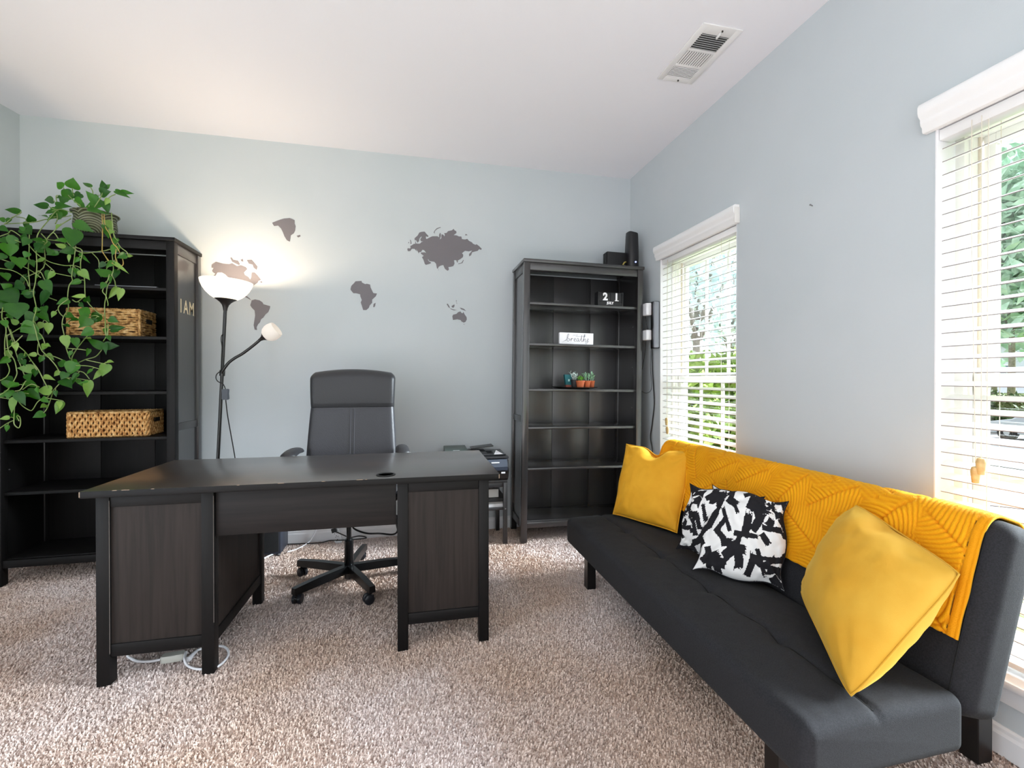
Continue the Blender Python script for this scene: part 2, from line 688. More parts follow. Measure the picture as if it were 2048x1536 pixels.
_t = at(1962, 950, 'x', WX - .01)
_t2 = at(1951, 967, 'x', WX - .01)
_t3 = at(1333.5, 851, 'x', WX - .01)
_t4 = at(1335, 868, 'x', WX - .01)
blind(W1[0], W1[1], 'white slatted blind over the far window beside the right-hand bookcase', [(_t3.y, _t3.z), (_t4.y, _t4.z)])
blind(W2[0], W2[1], 'white slatted blind over the window behind the near end of the sofa', [(_t.y, _t.z), (_t2.y, _t2.z)])

# ================================================================ ceiling vent
vx0, vx1, vy0, vy1 = 1.318, 1.53, 1.845, 2.245
vent = thing('ceiling_vent', 'white metal ceiling vent with three louvred sections', 'vent', ((vx0 + vx1) / 2, (vy0 + vy1) / 2, H))
VO = vent.location
bx('duct_shadow', (vx0 + .03, vy0 + .04, H - .003), (vx1 - .03, vy1 - .03, H - .001), M_DARKHOLE, vent, 0, VO)
_secs = [(vy0 + .055, vy0 + .155), (vy0 + .172, vy0 + .268), (vy0 + .285, vy0 + .365)]
fr = MB(VO)
zf0, zf1 = H - .011, H - .001
bxs, bxe = vx0 + .034, vx1 - .034
fr.box((vx0, vy0, zf0 + .004), (bxs, vy1, zf1), .003).box((bxe, vy0, zf0 + .004), (vx1, vy1, zf1), .003)
_e = [vy0] + [y for s in _secs for y in s] + [vy1]
for k in range(0, len(_e), 2):
    fr.box((bxs - .002, _e[k], zf0 + .004), (bxe + .002, _e[k + 1], zf1), .001)
fr.build('frame', M_VENT, vent, 40)
lv = MB().add([(-.5, -.0045, -.004), (.5, -.0045, -.004), (.5, .0045, .004), (-.5, .0045, .004)], [(0, 1, 2, 3)])
lv.add([(-.5, -.0045, -.0032), (.5, -.0045, -.0032), (.5, .0045, .0048), (-.5, .0045, .0048)], [(3, 2, 1, 0)])
lme = lv.mesh('louvre', M_VENT)
for si, (a, b) in enumerate(_secs):
    if si == 1:
        for k in range(11):
            xx = bxs + .006 + (bxe - bxs - .012) * k / 10
            inst('louvre', lme, vent, (xx - VO.x, (a + b) / 2 - VO.y, -.006), (0, 0, PI / 2), (b - a, .62, .62))
    else:
        for k in range(8):
            yy = a + .006 + (b - a - .012) * k / 7
            inst('louvre', lme, vent, (0, yy - VO.y, -.006), (.42 if si == 0 else 0, 0, 0 if si == 0 else PI), (bxe - bxs, .7 if si == 0 else .30, .7 if si == 0 else .30))
bx('damper_lever', (vx0 + .11, vy0 + .03, H - .02), (vx0 + .115, vy0 + .062, H - .008), M_VENT, vent, .001, VO)
for yy in (vy0 + .022, vy1 - .018):
    MB(VO).lathe([(.004, -.0125), (.004, -.006)], ((vx0 + vx1) / 2 + .01, yy, H), 10).build('screw', M_DARKHOLE, vent)
# a small picture nail left in the right wall
_n = at(1625, 412, 'x', WX)
nail = MB(_n).tube([(_n.x + .002, _n.y, _n.z), (_n.x - .012, _n.y, _n.z + .004)], .0025, 8).lathe([(.001, 0), (.004, 0.0005), (.004, .002)], (_n.x - .012, _n.y, _n.z + .004), 10, (-1, 0, .2)).build('nail', mat('dull_steel', rgb(150, 150, 150), 0.4, 0.8), None)
nail.location = _n
tag(nail, 'small steel picture nail left in the bare stretch of right wall', 'nail')

# ================================================================ black-brown wood
def wood(name, c1, c2, axis, scale=60, stretch=18, rough=0.42, wear=None, coat=0.6, spec=0.7, coat_rough=0.3):
    if name in MATS:
        return MATS[name]
    m = mat(name, c1, rough=rough, grain=(axis, c2, scale, stretch), spec=spec, coat=coat, coat_rough=coat_rough)
    nt = m.node_tree
    if wear:
        # rubbed patches with a shape of their own
        b = nt.nodes['Principled BSDF']
        src = b.inputs['Base Color'].links[0].from_socket
        tc = nt.nodes.new('ShaderNodeTexCoord')
        nz = nt.nodes.new('ShaderNodeTexNoise')
        nz.inputs['Scale'].default_value = 2.6
        nz.inputs['Detail'].default_value = 6
        nz.inputs['Distortion'].default_value = 0.4
        rp = nt.nodes.new('ShaderNodeValToRGB')
        rp.color_ramp.elements[0].position = 0.52
        rp.color_ramp.elements[0].color = (0, 0, 0, 1)
        rp.color_ramp.elements[1].position = 0.66
        rp.color_ramp.elements[1].color = (.55, .55, .55, 1)
        mx = nt.nodes.new('ShaderNodeMix')
        mx.data_type = 'RGBA'
        mx.inputs['B'].default_value = wear
        nt.links.new(tc.outputs['Object'], nz.inputs['Vector'])
        nt.links.new(nz.outputs['Fac'], rp.inputs['Fac'])
        nt.links.new(rp.outputs['Color'], mx.inputs['Factor'])
        nt.links.new(src, mx.inputs['A'])
        nt.links.new(mx.outputs['Result'], b.inputs['Base Color'])
    return m


BB1, BB2 = rgb(27, 25, 26), rgb(34, 31, 31)
M_DKX = wood('desk_wood_x', rgb(16, 15, 15), rgb(22, 20, 20), 'x', 60, 18, .5, None, 0, .22)
M_DKY = wood('desk_wood_y', rgb(16, 15, 15), rgb(22, 20, 20), 'y', 60, 18, .5, None, 0, .22)
M_DKZ = wood('desk_wood_z', rgb(16, 15, 15), rgb(22, 20, 20), 'z', 60, 18, .5, None, 0, .22)
M_BBX = wood('black_brown_wood_x', BB1, BB2, 'x', coat=1.0, coat_rough=0.16)
M_BBY = wood('black_brown_wood_y', BB1, BB2, 'y')
M_BBZ = wood('black_brown_wood_z', BB1, BB2, 'z', coat=1.0, coat_rough=0.14)
M_DTOP = wood('worn_desk_top', rgb(48, 43, 41), rgb(60, 54, 51), 'x', 60, 18, 0.30, rgb(96, 78, 62), 1.0)
M_PANEL = wood('brown_oak_panel', rgb(36, 31, 29), rgb(48, 41, 38), 'z', 55, 22, 0.5, None, 0, .22)
M_PANELX = wood('dark_apron_panel', rgb(26, 23, 23), rgb(35, 31, 30), 'x', 55, 22, 0.5, None, 0, .22)
M_RUB = mat('rubbed_bare_edge', rgb(150, 130, 112), rough=0.7)
M_RUB2 = mat('rubbed_dark_edge', rgb(112, 104, 98), rough=0.7)
M_BLACKPL = mat('black_plastic', rgb(22, 22, 24), rough=0.35)

# ================================================================ desk
dx0, dx1, dyf, dyb, dz = -1.160, 0.386, 1.934, 2.590, .74
desk = thing('desk', 'large black-brown wooden pedestal desk in the middle of the carpet', 'desk', ((dx0 + dx1) / 2, (dyf + dyb) / 2, 0), rot=(0, 0, math.radians(-.9)))
DO = Vector(desk.location)


def db(nm, lo, hi, m, par=desk, bev=.002):
    return bx(nm, lo, hi, m, par, bev, DO)


top = db('desk_top', (dx0, dyf, dz - .026), (dx1, dyb, dz), M_DTOP, desk, .003)
top.data.materials.append(M_DKX)              # edges coloured darker and duller to hold back reflected floor light
for p_ in top.data.polygons:
    if p_.normal.z < .6:
        p_.material_index = 1
# cable grommet let into the top
gx, gy = -.092, 2.006
ring = MB(DO).lathe([(.030, .0005), (.040, .0005), (.0405, .003), (.036, .0045), (.031, .0035), (.030, .0005)], (gx, gy, dz), 32, close=True).build('grommet', M_BLACKPL, top, 40)
MB(DO).lathe([(.0305, .0012), (.0001, .0012)], (gx, gy, dz), 32).build('grommet_hole', mat('deep_black', rgb(6, 6, 6), 0.9), ring)
MB(DO).box((dx0 - .0006, dyf - .0006, dz - .022), (dx0 + .004, dyf + .004, dz - .001), .002).build('rubbed_corner', M_RUB, top)
MB(DO).box((dx1 - .004, dyf - .0006, dz - .021), (dx1 + .0006, dyf + .003, dz - .003), .002).build('rubbed_corner', M_RUB, top)
_rr = random.Random(7)
for k in range(9):                       # chips along the front arris
    xx = dx0 + .05 + _rr.random() * (dx1 - dx0 - .1)
    ww = .006 + .02 * _rr.random()
    MB(DO).box((xx, dyf - .0005, dz - .0018), (xx + ww, dyf + .0022, dz + .0004), .0004).build('edge_chip', M_RUB, top)
lw = .044
zt = dz - .026
for (pa, pb) in ((-1.131, -.737), (-.044, .345)):
    fy, by = 1.972, 2.572
    inner_right = pa < -1
    for xx in (pa, pb - lw):
        for yy in (fy, by - lw):
            db('leg', (xx, yy, 0), (xx + lw, yy + lw, zt), M_DKZ)
    for yy, nm in ((fy + .004, 'front'), (by - .026, 'rear')):
        db('top_rail', (pa + lw, yy, .668), (pb - lw, yy + .022, zt), M_DKX)
        db('bottom_rail', (pa + lw, yy, .106), (pb - lw, yy + .022, .153), M_DKX)
        db('pedestal_panel', (pa + lw, yy + .007, .15), (pb - lw, yy + .017, .672), M_PANEL, desk, 0)
    for xx in (pa + .004, pb - .026):
        db('top_rail', (xx, fy + lw, .668), (xx + .022, by - lw, zt), M_DKY)
        db('bottom_rail', (xx, fy + lw, .106), (xx + .022, by - lw, .153), M_DKY)
        db('pedestal_panel', (xx + .006, fy + lw, .15), (xx + .016, by - lw, .672), M_PANEL, desk, 0)
# bare line worn along the inner arrises of the left pedestal
db('rubbed_arris', (-1.0876, 1.9714, .12), (-1.0866, 1.9735, zt - .02), M_RUB2, desk, 0)
db('rubbed_arris', (-.7382, 1.9714, .20), (-.7372, 1.9735, zt - .02), M_RUB2, desk, 0)
db('modesty_panel', (-.735, 1.985, .532), (-.050, 2.003, zt), M_PANELX)
db('drawer_box', (-.70, 2.03, .63), (-.08, 2.55, zt - .002), M_DKX)

# ================================================================ bookcases
BW, BD, BH = .90, .355, 1.98
SHELVES = [1.685, 1.397, 1.075, .807, .518]      # upper faces
M_BACKP = wood('bookcase_back_panel', rgb(34, 33, 35), rgb(40, 38, 40), 'z', 50, 20, 0.42, None, 1.0)


def bookcase(label, loc, width, ry=0.0, matt=False):
    """local frame: x 0..width, y 0 (front) .. BD (back), z from the carpet"""
    MX, MZ = (M_DKX, M_DKZ) if matt else (M_BBX, M_BBZ)
    root = thing('bookcase', label, 'bookcase', loc, 'tall bookcases against the back wall', (0, ry, 0))
    pw, pd = .043, .045
    w = width

    def b(nm, lo, hi, m, par=root, bev=.002):
        return bx(nm, lo, hi, m, par, bev)
    b('top_board', (-.006, -.008, BH - .022), (w + .006, BD + .002, BH), MX, root, .003)
    zt = BH - .022
    for x in (0, w - pw):
        b('post', (x, 0, 0), (x + pw, pd, zt), MZ)
        b('post', (x, BD - pd, 0), (x + pw, BD, zt), M_BBZ)
    b('header_rail', (pw, .006, zt - .052), (w - pw, .028, zt), MX)
    b('base_rail', (pw, .006, .100), (w - pw, .028, .142), MX)
    for x, s in ((.006, 0), (w - .028, 1)):
        for z0, z1 in ((zt - .06, zt), (.835, .88), (.09, .142)):
            b('side_rail', (x, pd, z0), (x + .022, BD - pd, z1), M_BBY)
        b('side_panel', (x + .007, pd, .13), (x + .015, BD - pd, zt - .05), M_BBZ, root, 0)
        b('inner_side', (x + (.022 if s == 0 else -.008), .02, .142), (x + (.030 if s == 0 else 0), BD - .02, zt), MZ, root, 0)
    b('bottom_shelf', (.036, .03, .128), (w - .036, BD - .01, .146), MX)
    for z in SHELVES:
        b('shelf', (.037, .016, z - .018), (w - .037, BD - .012, z), MX, root, .003)
    # back made of three tall boards with open joints
    cuts = [.03, w * .36, w * .70, w - .03]
    for k in range(3):
        b('back_board', (cuts[k] + .0015, BD - .01, .10), (cuts[k + 1] - .0015, BD - .003, zt - .01), M_DKZ if matt else M_BACKP, root, .001)
    b('backing', (.03, BD - .003, .10), (w - .03, BD - .0015, zt - .01), mat('joint_backing', rgb(92, 90, 88), 0.8), root, 0)  # grey sheet behind the boards, seen through their joints
    for x in (.045, w - .05):
        for z in (.64, .94, 1.24, 1.54):
            MB().lathe([(.003, 0), (.003, .004)], (x, .05, z), 8, (1 if x < .1 else -1, 0, 0)).build('shelf_peg', mat('dull_steel', rgb(150, 150, 150), 0.4, 0.8), root)
    return root


LBX, LBY, LBW = -2.232, 3.055, .884
RBX, RBY, RBW = .757, 3.058, .905
RB_TILT = math.radians(.72)
bookcase('black-brown bookcase at the left, draped with a trailing plant and holding baskets', (LBX, LBY, 0), LBW, 0.0, True)
bookcase('black-brown bookcase in the right corner, nearly empty, with date blocks', (RBX, RBY, .004), RBW, RB_TILT)


def rb(x, y, z):
    """point on the right bookcase (which leans a little to the right)"""
    c, s = math.cos(RB_TILT), math.sin(RB_TILT)
    return Vector((RBX + x * c + z * s, RBY + y, .004 - x * s + z * c))


# gold letters on the side of the left bookcase
M_GOLD = mat('cream_gold_letter', rgb(244, 230, 196), rough=0.45, metal=0.0)


def text_mesh(s, size, depth, bold=0.0, shear=0.0, space=1.0):
    cu = bpy.data.curves.new('t', 'FONT')
    cu.body = s
    cu.size = size
    cu.extrude = depth
    cu.offset = bold
    cu.shear = shear
    cu.space_character = space
    cu.align_x = 'CENTER'
    cu.align_y = 'CENTER'
    cu.resolution_u = 3
    o = bpy.data.objects.new('t', cu)
    COL.objects.link(o)
    dg = bpy.context.evaluated_depsgraph_get()
    me = bpy.data.meshes.new_from_object(o.evaluated_get(dg))
    bpy.data.objects.remove(o, do_unlink=True)
    bpy.data.curves.remove(cu)
    return me


_bxr = LBX + LBW - .0125
_la, _lb = at(360, 600, 'x', _bxr), at(389, 632, 'x', _bxr)
_cz = (_la.z + _lb.z) / 2 - .001
lt = thing('letter_sign', 'cream gold capital letters reading I AM on the side of the left bookcase', 'sign', (_bxr, (_la.y + _lb.y) / 2, _cz))
for ch, fr_, sx in (('I', .07, .8), ('A', .40, .78), ('M', .80, .78)):
    me = text_mesh(ch, .118, .003, .0016)
    me.materials.append(M_GOLD)
    yy = _la.y + (_lb.y - _la.y) * fr_ - (_la.y + _lb.y) / 2
    o = inst('letter', me, lt, (-.0035, yy, 0), (PI / 2, 0, PI / 2), (sx, 1, 1))

# ================================================================ swivel chair
M_LEATHER = mat('black_leather', rgb(46, 46, 50), rough=0.42, bump=(180, 0.12, 3), noise=(3, rgb(52, 52, 57)))
M_LEATHER_D = mat('dark_grey_leather', rgb(40, 40, 43), rough=0.45, bump=(180, 0.12, 3))
M_STITCH = mat('grey_stitching', rgb(70, 70, 76), rough=0.7)
M_BLKMETAL = mat('black_enamel_metal', rgb(14, 14, 15), rough=0.25, spec=0.6)
M_CASTER = mat('dark_grey_caster', rgb(26, 28, 34), rough=0.35)
M_WORN = mat('worn_silver_edge', rgb(190, 188, 190), rough=0.5, noise=(90, rgb(120, 118, 120), 4))
CX0, CY0 = -.333, 2.712
chair = thing('office_chair', 'black leather swivel office chair pulled up behind the desk', 'chair', (CX0, CY0, 0))


def slabloop(w, t, yc, z, n=10, bow=0.0):
    """one horizontal section of the backrest: rounded rectangle w wide and t thick"""
    lp = []
    r = min(t * .48, .035)
    for cx, cy, a0 in ((w / 2 - r, t / 2 - r, 0), (-w / 2 + r, t / 2 - r, PI / 2), (-w / 2 + r, -t / 2 + r, PI), (w / 2 - r, -t / 2 + r, 3 * PI / 2)):
        for k in range(n + 1):
            a = a0 + PI / 2 * k / n
            lp.append([cx + r * math.cos(a), cy + r * math.sin(a), z])
        if a0 == PI:      # front face, many points to carry the seams
            for k in range(1, 24):
                lp.append([-w / 2 + r + (w - 2 * r) * k / 24, -t / 2, z])
    for p in lp:
        q = p[0] / (w / 2)
        if p[1] < 0:
            p[1] += bow * q * q * -1
            p[1] += .004 * (math.exp(-((p[0] - .011) / .005) ** 2) + math.exp(-((p[0] + .011) / .005) ** 2)) * (1 if z < .955 else 0)
        p[1] += yc
    return lp


def yback(z):
    return .18 + .09 * max(0, (z - .55)) / .65


loops = []
N = 40
for k in range(N + 1):
    z = .53 + (.975 - .53) * k / N
    w = .48 + .038 * math.sin(min(1, (z - .53) / .18) * PI / 2) - .034 * max(0, (z - .66) / .31)
    t = .085 + .02 * math.sin((z - .53) / .45 * PI)
    if k < 4:
        t *= .5 + .5 * k / 4
    if k > N - 3:
        t -= .009 * (k - N + 3) / 3
    loops.append(slabloop(w, t, yback(z), z, 6, .018))
MB().loft(loops).build('back_cushion', M_LEATHER, chair, 60)
loops = []
for k in range(31):
    u = k / 30
    z = .977 + .215 * u
    w = .484 + .014 * u
    t = .088 + .028 * math.sin(u * PI * .8)
    if u > .8:
        q = (u - .8) / .2
        t *= math.sqrt(max(.03, 1 - q * q * .96))
        w -= .05 * q ** 3
    if k < 3:
        t -= .009 * (3 - k) / 3
    lp = slabloop(w, t, yback(z) + .004, z, 6, .018)
    for p in lp:
        p[2] += .026 * u * (1 - (p[0] / .25) ** 2) - .010 * u
    loops.append(lp)
MB().loft(loops).build('headrest', M_LEATHER_D, chair, 60)
for sx in (-.011, .011):
    pts = [(sx, yback(z) - (.0425 + .01 * math.sin((z - .53) / .45 * PI)) - .0005, z) for z in [.56 + .41 * k / 14 for k in range(15)]]
    MB().tube(pts, .0016, 5).build('stitch_line', M_STITCH, chair)
# shell, seat, arms
sh = []
for k in range(21):
    z = .50 + .62 * k / 20
    sh.append([[x, yback(z) + .045 + y, z] for x, y in ((-.21, 0), (.21, 0), (.20, .018), (-.20, .018))])
MB().loft(sh).build('back_shell', M_BLKMETAL, chair, 40)
seat = MB()
lp = cushion(.52, .50, .10, .042, nx=20, crown=.012)
seat.loft([[(p[0] - .26, p[1] - .27, p[2] + .445) for p in l] for l in lp]).build('seat', M_LEATHER, chair, 60)
bx('seat_pan', (-.14, -.12, .415), (.14, .14, .447), M_BLKMETAL, chair, .006)
for s in (-1, 1):
    pad = MB()
    lps = []
    for k in range(17):
        u = k / 16
        y = -.115 + .25 * u
        w = (.084 - .014 * u) * math.sqrt(max(.04, 1 - (2 * u - 1) ** 8))
        hh = .024 * math.sqrt(max(.05, 1 - (2 * u - 1) ** 8))
        z = .727 + .012 * math.sin(u * PI)
        lps.append([(s * (.300 - .012 * u) + w * .5 * math.cos(a) * 1.0, y, z + hh * math.sin(a) * (1 if math.sin(a) > 0 else .5)) for a in [2 * PI * j / 16 for j in range(16)]])
    arm = pad.loft(lps).build('armrest', M_LEATHER_D, chair, 60)
    wr = MB()
    wp = [(s * .288 + .0275 * math.cos(a), -.108 + .010 * (1 - math.sin(-a)) * .5, .7055 + .002 * math.cos(3 * a)) for a in [-PI * k / 12 for k in range(13)]]
    wr.tube([(s * .300 + .039 * math.cos(a), -.094 + .022 * math.sin(a), .731) for a in [-PI * k / 12 for k in range(13)]], .0055, 6).build('worn_edge', M_WORN, arm)
    sup = spline([(s * .284, .11, .70), (s * .294, .10, .60), (s * .285, .06, .49), (s * .20, .04, .43), (s * .12, .03, .425)], 5)
    MB().tube(sup, .015, 10).build('arm_bracket', M_BLKMETAL, chair, 60)
    sup = spline([(s * .288, -.08, .70), (s * .296, -.07, .60), (s * .287, -.04, .50), (s * .20, -.03, .43), (s * .12, -.02, .425)], 5)
    MB().tube(sup, .015, 10).build('arm_bracket', M_BLKMETAL, chair, 60)
MB().lathe([(.022, .02), (.025, .024), (.025, .236), (.021, .240)], (0, 0, 0), 24).build('gas_lift_sleeve', M_BLKMETAL, chair, 40)
MB().lathe([(.0135, .23), (.0135, .42)], (0, 0, 0), 20).build('gas_lift', M_BLKMETAL, chair, 40)
legm = MB().loft([[(x, y * k, z) for y, z in ((-.020, .056), (.020, .056), (.017, .098 - .008 * (x > .2)), (-.017, .098 - .008 * (x > .2)))] for x, k in ((.015, 1.0), (.20, .92), (.335, .85))])
leg_me = legm.mesh('base_leg', M_BLKMETAL, 30)
wheel_me = MB().lathe([(.006, -.010), (.022, -.009), (.0255, -.005), (.0255, .006), (.021, .0095), (.006, .010)], (0, 0, 0), 18, (0, 1, 0)).mesh('caster_wheel', M_CASTER, 40)
hood_me = MB().box((-.014, -.008, .012), (.014, .008, .04), .004).tube([(0, 0, .03), (0, 0, .075)], .006, 8).mesh('caster_fork', M_BLKMETAL, 40)
for k in range(5):
    a = math.radians(8.6 + 72 * k)
    lg = inst('base_leg', leg_me, chair, (0, 0, 0), (0, 0, a))
    c = inst('caster', hood_me, lg, (.318, 0, 0), (0, 0, .7 + k))
    # both wheels of the twin caster
    for yy in (-.0135, .0135):
        inst('caster_wheel', wheel_me, lg, (.318 + .014 * math.cos(.7 + k) - yy * math.sin(.7 + k), .014 * math.sin(.7 + k) + yy * math.cos(.7 + k), .0255), (0, 0, .7 + k))

# ================================================================ floor lamp
M_LAMPBLK = mat('black_lamp_metal', rgb(20, 18, 18), rough=0.3, spec=0.6)
M_LAMPCONE = mat('black_lamp_plastic', rgb(30, 22, 20), rough=0.45)


def shade_material(name, strength, col):
    m = bpy.data.materials.new(name)
    m.use_nodes = True
    nt = m.node_tree
    nt.nodes.remove(nt.nodes['Principled BSDF'])
    out = nt.nodes['Material Output']
    df = nt.nodes.new('ShaderNodeBsdfDiffuse')
    df.inputs['Color'].default_value = (.85, .83, .8, 1)
    tl = nt.nodes.new('ShaderNodeBsdfTranslucent')
    tl.inputs['Color'].default_value = (.85, .8, .74, 1)
    em = nt.nodes.new('ShaderNodeEmission')
    em.inputs['Color'].default_value = col
    em.inputs['Strength'].default_value = strength
    m1 = nt.nodes.new('ShaderNodeMixShader')
    m1.inputs['Fac'].default_value = .45
    ad = nt.nodes.new('ShaderNodeAddShader')
    nt.links.new(df.outputs[0], m1.inputs[1])
    nt.links.new(tl.outputs[0], m1.inputs[2])
    nt.links.new(m1.outputs[0], ad.inputs[0])
    nt.links.new(em.outputs[0], ad.inputs[1])
    nt.links.new(ad.outputs[0], out.inputs['Surface'])
    return m


LY = 3.10
_tp = at(450.5, 620, 'y', LY)
_bt = at(425.5, 1124, 'y', LY)
_bt.z = 0
lamp = thing('floor_lamp', 'black floor lamp with lit white bowl shade and small reading arm', 'lamp', _bt)
LO = Vector(lamp.location)
ax = (_tp - _bt).normalized()
MB(LO).lathe([(.128, 0), (.13, .006), (.128, .014), (.11, .02), (.02, .026), (.012, .04)], _bt, 36).build('base', M_LAMPBLK, lamp, 40)
MB(LO).tube([_bt + ax * .02, _tp], .0095, 14).build('pole', M_LAMPBLK, lamp, 60)
MB(LO).lathe([(.011, -.004), (.0115, .0), (.013, .012), (.019, .03), (.030, .045), (.046, .058), (.060, .066), (.058, .068)], _tp, 32, ax).build('shade_holder', M_LAMPCONE, lamp, 60)
bowl = MB(LO)
pr = [(.05, .064), (.060, .066), (.085, .082), (.108, .104), (.126, .130), (.137, .155), (.1425, .176)]
bowl.shell(pr + [(.1405, .177)] + [(r - .003, h) for r, h in reversed(pr)], _tp, 40, ax).build('bowl_shade', shade_material('lit_opal_shade', .55, (1, .86, .68, 1)), lamp, 60)
ld = bpy.data.lights.new('bulb_light', 'POINT')
ld.energy = 12
ld.color = (1.0, .78, .56)
ld.shadow_soft_size = .03
lo = bpy.data.objects.new('bulb_light', ld)
COL.objects.link(lo)
lo.parent = lamp
lo.location = _tp + ax * .135 - LO
# clamp and gooseneck reading arm
J = at(443, 746, 'y', LY - .012)
MB(LO).lathe([(.014, -.018), (.015, -.014), (.015, .014), (.014, .018)], J + Vector((0, .012, 0)), 14, ax).build('clamp', M_LAMPBLK, lamp, 40)
gp = [J] + [at(x, y, 'y', LY - .02) for x, y in ((450, 735), (458, 725), (470, 716), (484, 708), (503, 694), (521, 679))]
MB(LO).tube(spline(gp, 5), .0085, 10).build('reading_arm', M_LAMPBLK, lamp, 60)
E = gp[-1]
sd = (at(553, 659, 'y', LY - .035) - at(521, 680, 'y', LY - .02)).normalized()
MB(LO).lathe([(.0085, -.01), (.0095, .0), (.014, .014), (.022, .026), (.028, .032), (.026, .034)], E, 24, sd).build('small_shade_holder', M_LAMPCONE, lamp, 60)
pr = [(.02, .031), (.034, .036), (.046, .050), (.053, .070), (.054, .088), (.050, .108), (.046, .118)]
MB(LO).shell(pr + [(.044, .118)] + [(r - .002, h) for r, h in reversed(pr)], E, 28, sd).build('small_shade', shade_material('pale_opal_shade', .12, (1, .93, .88, 1)), lamp, 60)
# flex with its switch
M_FLEX = mat('black_flex', rgb(24, 24, 26), rough=0.5)
fl = [at(x, y, 'y', yy) for x, y, yy in ((442, 742, 3.085), (434, 748, 3.07), (432, 756, 3.065), (436, 763, 3.065), (446, 768, 3.07), (451, 778, 3.07))]
MB(LO).tube(spline(fl, 6), .0032, 6).build('flex', M_FLEX, lamp, 60)
sw = at(451, 789, 'y', 3.07)
MB(LO).loft([[sw + Vector((dx * w, dy * .014, dz_)) for dx, dy in ((-1, -1), (1, -1), (1, 1), (-1, 1))] for dz_, w in ((.034, .011), (.030, .017), (.005, .015), (-.026, .017), (-.032, .012))]).build('cord_switch', mat('slate_switch', rgb(58, 64, 74), 0.4), lamp, 40)
fl = [at(451.5, 800, 'y', 3.07), at(455, 830, 'y', 3.10), at(462, 870, 'y', 3.16), at(470, 916, 'y', 3.22), at(480, 985, 'y', 3.30), at(500, 1075, 'y', 3.38)]
MB(LO).tube(spline(fl, 6), .0032, 6).build('flex', M_FLEX, lamp, 60)
cl = [at(x, y, 'y', LY - .014) for x, y in ((447, 668), (443, 672), (442.5, 682), (444, 694), (443, 715), (442, 742))]
MB(LO).tube(spline(cl, 5), .0026, 6).build('flex', M_FLEX, lamp, 60)

# ================================================================ printer table, printer, papers
def wb(root, nm, lo, hi, m, par=None, bev=.0015):
    return bx(nm, lo, hi, m, par or root, bev, root.location)


M_TABLE = wood('black_side_table', rgb(24, 24, 27), rgb(30, 30, 33), 'x')
tx0, tx1, ty0, ty1, tz = .245, .667, 3.085, 3.395, .445
tb = thing('side_table', 'small black side table tucked between the desk and right bookcase', 'table', ((tx0 + tx1) / 2, (ty0 + ty1) / 2, 0))
wb(tb, 'table_top', (tx0, ty0, tz - .018), (tx1, ty1, tz), M_TABLE)
for x in (tx0, tx1 - .028):
    for y in (ty0, ty1 - .028):
        wb(tb, 'leg', (x, y, 0), (x + .028, y + .028, tz - .018), M_TABLE)
for y in (ty0 + .004, ty1 - .022):
    wb(tb, 'apron', (tx0 + .028, y, tz - .05), (tx1 - .028, y + .018, tz - .018), M_TABLE)
wb(tb, 'shelf', (tx0 + .004, ty0 + .01, .236), (tx1 - .004, ty1 - .01, .252), M_TABLE)
MB(tb.location).lathe([(.005, 0), (.004, .002)], (tx1 - .014, ty0, .245), 10, (0, -1, 0)).build('bolt', mat('dull_steel', rgb(150, 150, 150), 0.4, 0.8), tb)

M_PAPER = mat('white_paper', rgb(235, 235, 238), rough=0.8)
M_WBOX = mat('white_card', rgb(222, 220, 214), rough=0.7)
o = MB((.52, 3.22, .252)).box((.38, 3.11, .252), (.652, 3.34, .275), .002).build('paper_stack', M_PAPER)
o.location = (.52, 3.22, .252)
tag(o, 'bright white stack of paper at the bottom of the side table shelf', 'paper')
o = MB((.52, 3.22, .275)).box((.39, 3.12, .275), (.663, 3.35, .292), .002).build('magazine', mat('grey_white_cover', rgb(196, 196, 192), .6))
o.location = (.52, 3.22, .275)
tag(o, 'grey-white magazine lying on the paper stack under the printer', 'magazine')
o = MB((.52, 3.22, .292)).box((.39, 3.10, .292), (.664, 3.36, .314), .002).build('folder', mat('black_folder', rgb(20, 20, 22), .5))
o.location = (.52, 3.22, .292)
tag(o, 'black flat folder on top of the magazine under the printer', 'folder')
o = MB((.56, 3.2, .314)).box((.46, 3.14, .314), (.615, 3.30, .372), .003).build('card_box', M_WBOX)
o.location = (.56, 3.2, .314)
tag(o, 'small white card box standing on the black folder under the printer', 'box')

M_PRN = mat('black_printer_plastic', rgb(26, 27, 30), rough=0.3)
M_PRN2 = mat('slate_printer_plastic', rgb(62, 70, 84), rough=0.25)
M_PRNG = mat('grey_green_printer_lid', rgb(72, 84, 80), rough=0.35)
pr_ = thing('printer', 'black inkjet printer on the small side table beside the desk', 'printer', (.455, 3.22, tz))
PO = Vector(pr_.location)
px0, px1 = .235, .668


def prof_x(prof, x0, x1, m, nm, par=pr_, sm=30):
    return MB(PO).loft([[(x, y, z) for y, z in prof] for x in (x0, x1)]).build(nm, m, par, sm)


